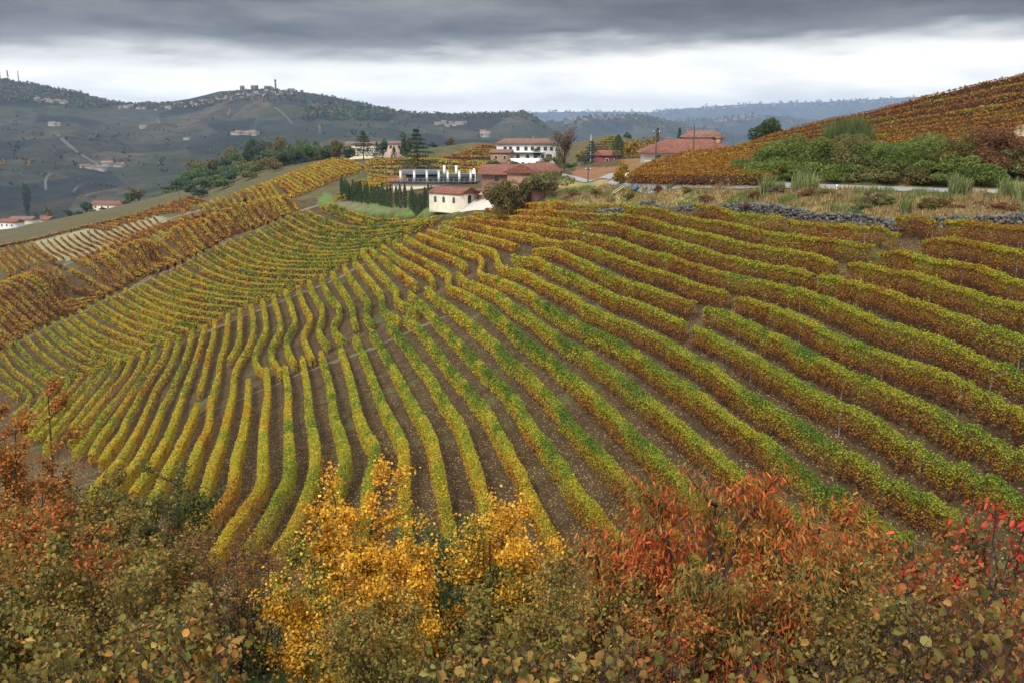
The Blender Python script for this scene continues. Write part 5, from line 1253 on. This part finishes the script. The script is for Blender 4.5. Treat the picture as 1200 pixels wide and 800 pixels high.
m = MB(); m.box((0, 0, 9), (4.6, 4.6, 34)); root = empty('bell_tower', p, 'slim bell tower rising above the hilltop village', 'tower'); m.build('shaft', FARDARK, root); m = MB(); m.box((0, 0, 27.5), (6.4, 6.4, 3)); m.box((0, 0, 30.5), (5, 5, 3), taper=.1); m.build('belfry', FARDARK, root)
for x, w, hh, lab, nm in ((285, 10, 9, 'tall gabled church block at the left of the hilltop village', 'church'), (299.5, 20, 8, 'broad castle block in the middle of the hilltop village', 'castle'), (315, 20, 5, 'long low block left of the bell tower', 'town_block'), (342, 18, 4, 'long low roofs right of the bell tower', 'town_block')):
    p = on_crest(x); root = empty(nm, p, lab, 'building'); m = MB(); gable_walls(m, w, 16, hh, 4, base=-14); m.build('wall', FARDARK, root); m = MB(); prism(m, w, 16, hh + .1, 4, .8); m.build('roof', FARDARK, root)
for x, ht, lab in ((4, 46, 'leftmost thin antenna mast on the wooded hill'), (13, 30, 'antenna mast with dish drums on the wooded hill'), (25, 34, 'rightmost lattice antenna mast on the wooded hill')):
    p = on_crest(x); root = empty('antenna_mast', p, lab, 'antenna'); m = MB(); m.tube([(0, 0, -5), (0, 0, ht * .7), (0, 0, ht)], [1.5, 1.1, .5], 5); m.build('mast', DARKM, root)
    if x > 10:
        m = MB()
        for z_ in np.linspace(ht * .45, ht * .95, 5 if x == 13 else 3): m.box((rng.uniform(-1, 1), 0, z_), (5.5 if x == 13 else 3.2, 2, 2.2))
        m.build('antenna_drums', DARKM, root)
# woods of the far hills, which read as one mass
def far_wood(name, n, xr, yfun, size, palette, y0=900, y1=9000, q=16):
    xs = rng.uniform(*xr, n); ys = yfun(xs, n); w3 = hit(xs, ys, 0, y0, y1); w3 = w3[w3[:, 1] < y1 * .96]
    k = len(w3); c = np.repeat(w3, q, 0); d = unit(k * q); R_ = np.repeat(size * rng.uniform(.6, 1.4, k), q)[:, None]
    pt = c + d * R_ * np.array([.62, .62, .75]) + np.array([0, 0, .6]) * R_
    cc = np.repeat(palette[rng.integers(0, len(palette), k)] * np.exp(rng.normal(0, .2, k))[:, None], q, 0)
    m = MB(); leaves(m, pt, unit(k * q), d + .3 * rng.normal(size=(k * q, 3)), R_[:, 0] * .9, R_[:, 0] * .8, cc)
    return tag(m.build(name, NEEDLE), kind='stuff')
WP = np.concatenate([P_DARK, P_MIX * .6, P_BLUEG])
sk0 = P('0,88 25,90 60,96 100,104 125,109 160,120 185,123 215,121 245,116 280,107 330,104 370,108 400,113 430,120 455,128 480,131 500,133 540,134 585,133 612,131 625,137 640,146')
sky0 = lambda x: np.interp(x, sk0[:, 0], sk0[:, 1])
far_wood('upper_wood', 2800, (-30, 200), lambda x, n: sky0(x) + rng.uniform(.1, 1, n) ** 1.6 * np.interp(x, [0, 100, 140, 200], [32, 26, 10, 4]), 4.6, WP, q=10)
far_wood('ridge_wood', 1400, (200, 640), lambda x, n: sky0(x) + rng.uniform(.05, 1, n) ** 1.5 * np.interp(x, [200, 330, 420, 460, 560, 640], [6, 16, 20, 8, 5, 8]), 4.4, WP, q=10)
far_wood('slope_wood', 420, (355, 460), lambda x, n: rng.uniform(124, 142, n), 8, WP)
far_wood('valley_wood', 130, (0, 640), lambda x, n: 140 + rng.uniform(0, 1, n) * 60 + 0 * x, 6, WP, q=10)
far_wood('hillside_hedges', 330, (0, 500), lambda x, n: 135 + 16 * np.floor(rng.uniform(0, 6, n)) + (x % 170) * .16 + rng.normal(0, .5, n), 3.5, WP, q=8)
far_wood('middle_ridge_wood', 700, (560, 860), lambda x, n: np.interp(x, [560, 620, 690, 735, 770, 860], [152, 147, 137, 134, 140, 158]) + rng.uniform(0.1, 1, n) ** 1.5 * 14, 11, WP, 3500, 9000, 10)
far_wood('blue_ridge_wood', 500, (740, 1100), lambda x, n: np.interp(x, [740, 800, 885, 980, 1100], [149, 141, 135, 145, 152]) + rng.uniform(0.05, 1, n) * 10, 16, WP, 5600, 10000, 8)
far_wood('last_range_wood', 500, (600, 1100), lambda x, n: np.interp(x, [600, 700, 755, 800, 860, 960, 1060, 1100], [132, 131, 131, 127, 122, 119, 114, 115]) + rng.uniform(0.05, 1, n) * 9, 24, WP, 8500, 16000, 8)

# ------------------------------------------------------------------ poles, mirror, small things by the road
def pole(px, top, D, label, arm=True, mat=None):
    p = at(px, 300, D); h = top_h(px, top, p); root = empty('utility_pole', p, label, 'pole', None, rng.uniform(-.4, .4))
    m = MB(); m.tube([(0, 0, -.5), (0, 0, h)], [.17, .11], 7); m.build('shaft', mat or BARK, root)
    if arm:
        m = MB(); m.box((0, 0, h - .5), (1.3, .12, .12)); m.build('crossarm', DARKM, root)
        for x in (-.55, .55):
            m = MB(); m.tube([(x, 0, h - .44), (x, 0, h - .22)], [.06, .05], 6); m.build('insulator', PILLAR, root)
pole(768, 152, 172, 'dark utility pole in front of the left end of the long house')
pole(812, 147, 176, 'tall dark utility pole in front of the tiled roof', False)
pole(689, 196, 196, 'short pole beside the side road left of the mirror')
pole(692, 158, 470, 'pale pole standing on the small round hill', False, PILLAR)
pole(600, 157, 470, 'thin pole above the roof of the white villa', False)
pole(437, 186, 330, 'wooden pole by the track up to the hilltop houses', True)
pole(453, 188, 300, 'taller wooden pole left of the big cedar', True)
pole(211, 219, 420, 'slim dark pole at the top of the young pale field', False)
pole(107, 261, 372, 'dark pole inside the young pale field', False)
p = at(734, 300, 163); root = empty('road_mirror', p, 'white backed road mirror on a pale post at the bend', 'road mirror', None, .3)
m = MB(); m.tube([(0, 0, -.3), (0, 0, 1.5)], .06, 7); m.build('post', GREYM, root)
m = MB(); th_ = np.linspace(0, 2 * math.pi, 15)[:-1]; slab_on(m, np.stack([.78 * np.cos(th_), .42 * np.sin(th_)], 1), (.4, -.1, 1.85), (1, 0, .12), (0, -1, 0), 0, .12); m.build('mirror_back', WHITEP, root)
p = at(746, 300, 153); root = empty('blue_sack', p, 'small dark blue sack lying at the verge right of the mirror', 'sack')
m = MB(); m.tube([(-.5, 0, .05), (-.35, 0, .45), (0, .05, .75), (.15, .03, .95)], [.35, .5, .42, .12], 9); m.tube([(.1, .03, .92), (.22, .0, 1.12)], [.1, .18], 7); m.build('bag', BLUEP, root, smooth=True)
p = at(729, 300, 156); root = empty('timber_frame', p, 'pale wooden frame lying on the bank below the mirror', 'wooden frame', None, .2)
m = MB(); m.tube([(-1.4, 0, .1), (.3, 0, 1.2), (1.3, 0, .2)], .09, 5); m.tube([(-1.4, 1.2, .1), (.3, 1.2, 1.2), (1.3, 1.2, .2)], .09, 5); m.tube([(.3, 0, 1.2), (.3, 1.2, 1.2)], .08, 5); m.tube([(-1.4, 0, .1), (-1.4, 1.2, .1)], .08, 5); m.tube([(1.3, 0, .2), (1.3, 1.2, .2)], .08, 5); m.build('beams', PALEWOOD, root)
p = at(980, 300, 113.5); root = empty('road_marker', p, 'small white road marker post at the edge of the asphalt', 'marker post')
m = MB(); m.box((0, 0, .45), (.16, .1, 1.1), taper=.85); m.build('post', WHITEP, root); m = MB(); m.box((0, -.053, .72), (.12, .012, .2)); m.build('reflector', DARKM, root)
# bundle of stakes at the headland on the left
p0 = hit([72], [572], 0, 40, 300)[0]
for i in range(9):
    x = p0[0] + (-2.2, -1.55, -.75, -.35, 0, .22, .42, .6, .8)[i]; y = p0[1] + rng.normal(0, .15); z = float(gz(x, y)); h = rng.uniform(1.7, 2.2)
    m = MB(); m.tube([(0, 0, -.2), (rng.normal(0, .05), 0, h)], .055, 6); m.box((0, 0, h + .02), (.09, .09, .05))
    o = m.build('metal_stake', STAKE if i > 2 else POSTW, loc=None); o.location = (x, y, z)
    tag(o, 'weathered dark end stake standing loose left of the grey ones' if i < 3 else 'grey blue metal stake in the close bundle at the headland', 'stake', 'loose dark stakes at the headland' if i < 3 else 'bundle of grey stakes at the headland')

# ------------------------------------------------------------------ shrubs and saplings under the camera
def lerp3(a, b, t): return a + (b - a) * t
def sapling(name, pos, h, r, stems, palette, weights, leafL, leafW, n, label, cat='shrub', droop=.8, bare=.0, fold=True, group=None, lowest=.15, shoots=True, curl=.25, lean=(0, 0), twigw=1.0, spread=1.6, mat=None):
    """stems that fork twice, with leaves set along the last shoots"""
    bm_ = MB(); ends = []; dirs = []
    pos = np.asarray(pos, float)
    for s in range(stems):
        a = 2 * math.pi * (s + rng.uniform(0, .7)) / stems; out = r * rng.uniform(.25, .8) * (0 if stems == 1 else 1)
        tip = np.array([math.cos(a) * out + lean[0], math.sin(a) * out + lean[1], h * rng.uniform(.78, 1.0)])
        b0 = np.array([math.cos(a) * .12, math.sin(a) * .12, -.25]) * (stems > 1) + np.array([0, 0, -.1])
        tt = np.linspace(0, 1, 9); pts = b0 + (tip - b0) * np.stack([tt ** 1.35, tt ** 1.35, tt], 1) + np.cumsum(rng.normal(0, .018 * h, (9, 3)) * (1, 1, .2), 0)
        r0 = (.0075 * h + .006) * twigw
        bm_.tube(pts, np.linspace(r0, r0 * .22, 9), 5, cap=False)
        nb = int(rng.integers(9, 14))
        for q in range(nb):
            t = lowest + (1 - lowest) * (q + rng.random()) / nb; j = t * 8; i0 = min(int(j), 7); p0 = lerp3(pts[i0], pts[i0 + 1], j - i0)
            aa = a + rng.uniform(-1.9, 1.9) if rng.random() < .7 else rng.uniform(0, 6.28); ln_ = r * rng.uniform(.35, .75) * (1.15 - .65 * t) * spread
            dv = np.array([math.cos(aa), math.sin(aa), rng.uniform(.25, 1.15)]); dv /= np.linalg.norm(dv)
            bp = p0 + dv * ln_ * np.linspace(0, 1, 5)[:, None] + np.array([0, 0, .22 * ln_]) * (np.linspace(0, 1, 5) ** 2)[:, None] + np.cumsum(rng.normal(0, .02 * ln_, (5, 3)), 0)
            bm_.tube(bp, np.linspace(r0 * .42, r0 * .12, 5), 4, cap=False)
            for w in range(int(rng.integers(4, 8))):
                u = rng.uniform(.2, 1); jj = u * 4; k0 = min(int(jj), 3); c0 = lerp3(bp[k0], bp[k0 + 1], jj - k0)
                d2 = dv + rng.normal(0, .55, 3) + np.array([0, 0, .35]); d2 /= np.linalg.norm(d2); l2 = ln_ * rng.uniform(.25, .6)
                tp = np.stack([c0, c0 + d2 * l2 * .5 + rng.normal(0, .02 * l2, 3), c0 + d2 * l2 + np.array([0, 0, .1 * l2])])
                bm_.tube(tp, [r0 * .16, r0 * .11, r0 * .05], 3, cap=False)
                for f in np.linspace(.1, 1, 5): ends.append(lerp3(tp[0], tp[2], f)); dirs.append(d2)
            for f in np.linspace(.3, 1, 4): ends.append(lerp3(bp[0], bp[4], f)); dirs.append(dv)
        for f in np.linspace(.55, 1, 9): ends.append(lerp3(pts[4], pts[8], (f - .5) * 2)); dirs.append(np.array([0, 0, 1.]))
    ends = np.array(ends); dirs = np.array(dirs)
    if bare > 0:
        keep = ends[:, 2] < h * (1 - bare) + rng.random(len(ends)) * h * bare; ends = ends[keep]; dirs = dirs[keep]
    j = rng.integers(0, len(ends), n)
    T_ = dirs[j] * .5 + .55 * rng.normal(size=(n, 3)) + np.array([0, 0, -droop])
    p = ends[j] + rng.normal(0, max(leafL * .95, .06), (n, 3)) + T_ / np.linalg.norm(T_, axis=1)[:, None] * leafL * .5
    N = rng.normal(size=(n, 3)) * .7 + np.array([0, -.3, .8])
    wts = np.asarray(weights, float); wts = wts / wts.sum()
    # neighbouring leaves turn together: colour changes in drifts through the plant
    drift = np.clip(.5 + 1.0 * (vnoise(p[:, 0] * 1.6 / max(r, .5) + 9 + pos[0], p[:, 2] * 1.6 / max(r, .5) + pos[1], 5) - .5) + rng.normal(0, .28, n), 0, .999)
    ci = np.searchsorted(np.cumsum(wts), drift); ci = np.minimum(ci, len(palette) - 1)
    col = palette[ci] * np.exp(rng.normal(0, .25, n))[:, None]
    sz = leafL * rng.uniform(.42, 1.2, n)
    m = MB(); leaves(m, p, T_, N, sz, sz * leafW, col, fold, curl)
    root = empty(name, pos, label, cat, group)
    bm_.build('branches', TWIG, root); m.build('foliage', mat or BIGLEAF, root)
    return root


def G(name, px, top, D, wpx, *a, **kw):
    p = at(px, 400, D); h = top_h(px, top, p)
    # a pixel column near the lower edge is not a plane of constant X: aim with the middle of the plant
    zt_ = float(ray(px, top + 45)[1] * D); p[0] = (px - 600) / F * (D * math.cos(PIT) - zt_ * math.sin(PIT)); p[2] = float(gz(p[0], D)); h = top_h(px, top, p)
    return sapling(name, p, h, wpx / F * D * .5, *a, **kw)


C_BIRCH = pal((.56, .30, .030), (.50, .22, .025), (.60, .37, .05), (.20, .18, .03), (.09, .12, .03))
C_CHERRY = pal((.40, .075, .03), (.36, .13, .03), (.28, .15, .035), (.16, .125, .035), (.11, .12, .035))
C_RED = pal((.46, .035, .03), (.38, .06, .03), (.16, .10, .04), (.08, .085, .03))
C_BIG = pal((.15, .125, .035), (.20, .13, .04), (.23, .13, .045), (.10, .105, .03), (.28, .10, .035))
C_BIGG = pal((.16, .14, .035), (.20, .17, .045), (.25, .16, .045), (.11, .125, .035), (.30, .14, .04))
C_OLIV = pal((.15, .135, .035), (.20, .14, .04), (.27, .15, .04), (.10, .105, .03))
C_DKGR = pal((.060, .072, .022), (.08, .09, .027), (.12, .11, .03), (.19, .16, .045))
C_RUST = pal((.27, .115, .03), (.21, .10, .03), (.32, .16, .035), (.14, .11, .03), (.40, .09, .03))
C_BROWN = pal((.17, .095, .04), (.22, .10, .03), (.12, .08, .04))
C_GRN = pal((.045, .085, .03), (.06, .10, .035), (.08, .11, .035))

# yellow birch like saplings
G('yellow_sapling', 405, 568, 12.5, 150, 4, C_BIRCH, [3, 2, 2, .8, .4], 0.05, .72, 15546, 'tall golden leaved sapling with a pointed orange top at the lower middle', 'sapling', lean=(0, 0), droop=.7, lowest=.2)
G('yellow_sapling', 475, 640, 11.6, 130, 4, C_BIRCH, [3, 1.5, 2, 1.2, .8], 0.05, .72, 10764, 'shorter golden sapling filling the gap between the two tall golden ones', 'sapling', droop=.7)
G('yellow_sapling', 585, 585, 13.0, 150, 5, C_BIRCH, [2.5, 1.2, 2.4, 1.2, .9], 0.05, .72, 15546, 'golden sapling with several pale yellow tips right of the dark green bush', 'sapling', droop=.6)
G('yellow_sapling', 640, 640, 12.2, 110, 4, C_BIRCH, [2, 1, 2, 2, 1.6], 0.05, .72, 8370, 'thin yellow and green sapling at the right edge of the golden group', 'sapling', droop=.6)
G('yellow_sapling', 380, 665, 11.0, 130, 4, C_BIRCH, [3, 1.8, 1.6, 1.6, 1.2], 0.05, .72, 10764, 'low golden and green bush at the foot of the pointed golden sapling', 'sapling', droop=.6)
G('green_bush', 520, 612, 15, 110, 5, C_GRN, [1, 1, 1], 0.055, .6, 8063, 'dark green bush standing behind the golden saplings', droop=.4)
G('green_bush', 545, 668, 12.8, 120, 5, C_GRN, [1, 1, .8], 0.055, .6, 7168, 'lower green bush in the shade under the golden saplings', droop=.4)
# red cherry like saplings
G('red_sapling', 822, 572, 10.2, 215, 5, C_CHERRY, [2.2, 2.2, 1.6, 1.2, 1], .098, 0.24, 16146, 'widest red and orange sapling with dark forking stems and hanging narrow leaves', 'sapling', droop=1.5, twigw=2.1, curl=.15)
G('red_sapling', 735, 612, 10.6, 150, 4, C_CHERRY, [1.6, 2.2, 1.8, 1.2, 1], .092, 0.24, 8775, 'sparse red sapling with thin leaning stems left of the widest one', 'sapling', droop=1.5, twigw=1.8, curl=.15)
G('red_sapling', 935, 605, 10.4, 190, 5, C_CHERRY, [1.2, 2.0, 2.4, 1.4, 1.4], .090, 0.24, 13689, 'orange brown sapling right of the widest red one', 'sapling', droop=1.4, twigw=1.8, curl=.15)
G('red_sapling', 1035, 630, 10.2, 170, 5, C_CHERRY, [.8, 1.8, 2.6, 1.6, 1.6], .085, 0.24, 12636, 'brownish orange sapling below the lower green vine rows', 'sapling', droop=1.3, curl=.15)
G('red_sapling', 860, 660, 9.0, 190, 5, C_CHERRY, [1.4, 2, 2, 1.6, 1.6], .088, 0.24, 11934, 'low orange and green shoots before the widest red sapling', 'sapling', droop=1.2, curl=.15)
G('scarlet_shrub', 1168, 590, 9.4, 100, 5, C_RED, [3, 2, 1.2, 1], .095, .42, 3060, 'scarlet leaved shrub at the right edge below the vines', droop=1.1, curl=.15)
G('scarlet_shrub', 1085, 640, 9.2, 90, 4, C_RED, [2, 1.5, 1.5, 2], .085, .42, 1980, 'smaller scarlet and olive shrub left of the one at the right edge', droop=1.1, curl=.15)
# large leaved shrubs along the lower edge
for i, (x, y, D, w, pl, wt, n) in enumerate([(1170, 610, 6.6, 170, C_BIG, [2, 2, 2, 1.2, .5], 620), (1090, 640, 6.4, 170, C_BIG, [2, 2, 1.6, 1.4, .3], 620), (1010, 690, 6.2, 150, C_BIG, [2, 2, 2, 1.2, .4], 560), (920, 715, 6.2, 150, C_BIG, [2, 1.6, 2, 1.2, .8], 560), (830, 725, 6.3, 150, C_BIG, [2, 2, 1.4, 1.2, .8], 560),
                                             (740, 700, 6.8, 150, C_BIG, [1.4, 1.6, 2.2, 1, 1.2], 640), (655, 700, 6.8, 150, C_BIGG, [1.6, 1.6, 2, 1.2, .8], 640), (580, 710, 6.6, 130, C_BIGG, [2, 2, 1.6, 1.4, .6], 560), (515, 722, 6.3, 110, C_BIGG, [2, 2, 1.6, 1.8, .3], 460), (225, 705, 7.2, 190, C_BIGG, [1.6, 1.6, 2.2, 1.2, 1.2], 900),
                                             (130, 720, 7.0, 190, C_BIGG, [2, 1.8, 1.8, 1.6, .6], 900), (40, 722, 7.0, 190, C_BIGG, [1.6, 1.6, 2, 1.6, 1], 860), (1190, 690, 5.6, 160, C_BIG, [2, 2, 2, 1.4, .4], 460)]):
    G('broad_leaf_shrub', x, y + 40, D, w, 6, pl, wt, .085 if x > 480 else .075, .80, int(n * (.26 if x > 700 else .5)), ['tallest olive brown broad leaved shrub against the right edge', 'olive brown broad leaved shrub beside the smaller scarlet one', 'broad leaved olive shrub under the brownish orange sapling', 'broad leaved shrub under the widest red sapling, right part', 'broad leaved shrub under the widest red sapling, left part', 'tan and orange broad leaved shrub under the sparse red sapling', 'yellowing broad leaved shrub right of the golden saplings', 'broad leaved shrub in front of the golden group', 'pale green broad leaved shrub in front of the green bush', 'gold and tan broad leaved shrub nearest the grassy gap at lower left', 'green and gold broad leaved shrub along the lower left edge', 'mottled broad leaved shrub in the lower left corner', 'nearest broad leaved shrub in the lower right corner'][i], droop=.8, group='broad leaved shrubs along the lower edge', curl=.6, lowest=.3, twigw=.7)
# left side thicket
G('dark_green_shrub', 162, 572, 15.5, 175, 7, C_DKGR, [2, 2, 1.4, .7], 0.06, .75, 21420, 'dense dark green shrub against the foot of the yellow vine rows', droop=.3, lowest=.05)
G('dark_green_shrub', 120, 605, 14.5, 120, 6, C_DKGR, [1.2, 1.6, 1.8, 1.2], 0.06, .75, 14076, 'olive green shrub merging with the dense dark one on its left', droop=.3, lowest=.05)
G('orange_shrub', 10, 470, 15, 100, 7, C_RUST, [2, 1.6, 2.4, .8, .3], 0.06, .7, 16640, 'tall orange and rust shrub cut by the left edge', droop=.4, lowest=.05)
G('orange_shrub', 25, 545, 14, 90, 6, C_RUST, [1.6, 2, 1.4, 1.4, .4], 0.06, .7, 14720, 'rust and olive shrub under the tall orange one', droop=.4, lowest=.05)
G('russet_shrub', 85, 585, 13, 150, 6, C_OLIV, [1.6, 2, 2, 1], 0.058, .75, 17024, 'russet olive shrub in front of the grey stakes', droop=.4, lowest=.05)
G('russet_shrub', 25, 600, 12, 150, 6, C_RUST, [1, 1.8, 1, 2.4, 1.4], 0.058, .6, 15200, 'brown shrub flecked with red leaves at the left edge', droop=.6, lowest=.05)
G('russet_shrub', 70, 640, 11, 170, 6, C_RUST, [1, 1.6, .8, 2.6, 1.4], 0.058, .6, 15200, 'red flecked olive shrub in the middle of the left thicket', droop=.7, lowest=.05)
G('olive_shrub', 20, 665, 9.5, 170, 6, C_OLIV, [2, 2, 1, 1.6], 0.06, .65, 12096, 'dull olive shrub low at the left edge', droop=.6, lowest=.05)
G('olive_shrub', 150, 660, 11.5, 150, 6, C_OLIV, [2, 1.4, 1.4, 1.8], 0.06, .75, 13248, 'olive shrub in front of the dense dark green one', droop=.4, lowest=.05)
G('leafy_sapling', 190, 655, 10.5, 80, 4, C_BIGG, [2, 1.6, 1.6, 1.2, .5], .07, .75, 1500, 'yellow green sapling with thin dark stems in front of the olive shrub', 'sapling', droop=.5)
G('leafy_sapling', 150, 675, 10, 80, 4, C_BROWN, [2, 1.2, 1.6], .065, .75, 1300, 'brown leaved sapling left of the yellow green one', 'sapling', droop=.5)
G('bare_shrub', 262, 640, 13.5, 130, 7, C_BROWN, [2, 2, 1], .045, .7, 5850, 'nearly bare twiggy shrub with small orange brown leaves below the yellow rows', droop=.4, twigw=.8, lowest=.05)
G('bare_shrub', 310, 650, 14, 120, 7, C_BROWN, [2, 2.4, 1], .042, .7, 4680, 'nearly bare twiggy shrub just left of the pointed golden sapling', droop=.4, twigw=.8, lowest=.05)
G('bare_shrub', 225, 600, 14.5, 80, 6, C_BROWN, [2, 2, 1], .045, .7, 3510, 'thin twiggy shrub at the right side of the dense dark green one', droop=.4, twigw=.8, lowest=.05)
# fill of lower bushes on the bank between
for i, (x, y, D, w, pl, lab) in enumerate([(700, 690, 9.5, 150, C_OLIV, 'low olive brown undergrowth bush below the sparse red sapling'), (780, 700, 9.0, 150, C_RUST, 'low rust bush among the stems of the widest red sapling'), (960, 690, 8.6, 170, C_OLIV, 'low olive bush under the orange brown sapling'), (1060, 700, 8.0, 160, C_OLIV, 'low olive bush under the brownish orange sapling'), (1150, 690, 7.8, 160, C_RUST, 'low rust bush below the scarlet shrub'), (610, 690, 10, 130, C_OLIV, 'low olive bush under the right golden sapling'), (440, 715, 9.6, 140, C_BIGG, 'low yellow green bush under the shorter golden sapling'), (110, 690, 9, 170, C_OLIV, 'low olive bush in the lower left thicket'), (200, 720, 8.6, 120, C_OLIV, 'low olive bush beside the thin dark stems')]):
    G('undergrowth_bush', x, y, D, w, 6, pl, np.ones(len(pl)), .05, .6, 8000, lab, group='low undergrowth on the bank', droop=.6, lowest=.02)
# grass of the bank, and leaves lying on it
n = 26000; gx = rng.uniform(-16, 16, n); gy = rng.uniform(4, 30, n)
mbg = blades(gx, gy, .22, .012, [(.08, .17, .03), (.10, .20, .035), (.06, .13, .025), (.16, .16, .05)], .8); tag(mbg.build('grass', LEAF), kind='stuff')
n = 9000; gx = rng.uniform(-18, 18, n); gy = rng.uniform(5, 34, n)
mb = MB(); Pp = np.stack([gx, gy, gz(gx, gy) + .05], 1); leaves(mb, Pp, unit(n) * (1, 1, .2), np.array([0, 0, 1.]) + .4 * rng.normal(size=(n, 3)), .09, .07, pal((.25, .14, .06), (.33, .2, .09), (.15, .08, .04))[rng.integers(0, 3, n)], True); tag(mb.build('fallen_leaves', BIGLEAF), kind='stuff')
n = 80000; D = 40 + 95 * rng.random(n) ** 1.25; X = (rng.uniform(-.62, .62, n)) * D; ok = gz(X, D) < -9
X = X[ok]; D = D[ok]; n = len(X); mb = MB(); leaves(mb, np.stack([X, D, gz(X, D) + .04], 1), unit(n) * (1, 1, .25), np.array([0, 0, 1.]) + .45 * rng.normal(size=(n, 3)), .125, .105, pal((.34, .21, .09), (.44, .31, .16), (.22, .115, .05))[rng.integers(0, 3, n)])
tag(mb.build('fallen_vine_leaves', LEAF), kind='stuff')

# ------------------------------------------------------------------ the air
def build_haze(dens):
    zlo = float(ZZ.min()) - 1; zhi = float(ZZ.max()) + 60
    m = bpy.data.materials.new('haze'); m.use_nodes = True; k = NT(m.node_tree)
    v = k.add('ShaderNodeVolumePrincipled', {'Color': (.50, .69, 1.0, 1), 'Density': dens, 'Anisotropy': .25})
    k.add('ShaderNodeOutputMaterial', {'Volume': v.outputs[0]})
    mb = MB(); mb.box((0, 7900, (zlo + zhi) / 2), (34000, 16800, zhi - zlo)); o = mb.build('haze', m); tag(o, kind='stuff')
build_haze(HAZE)
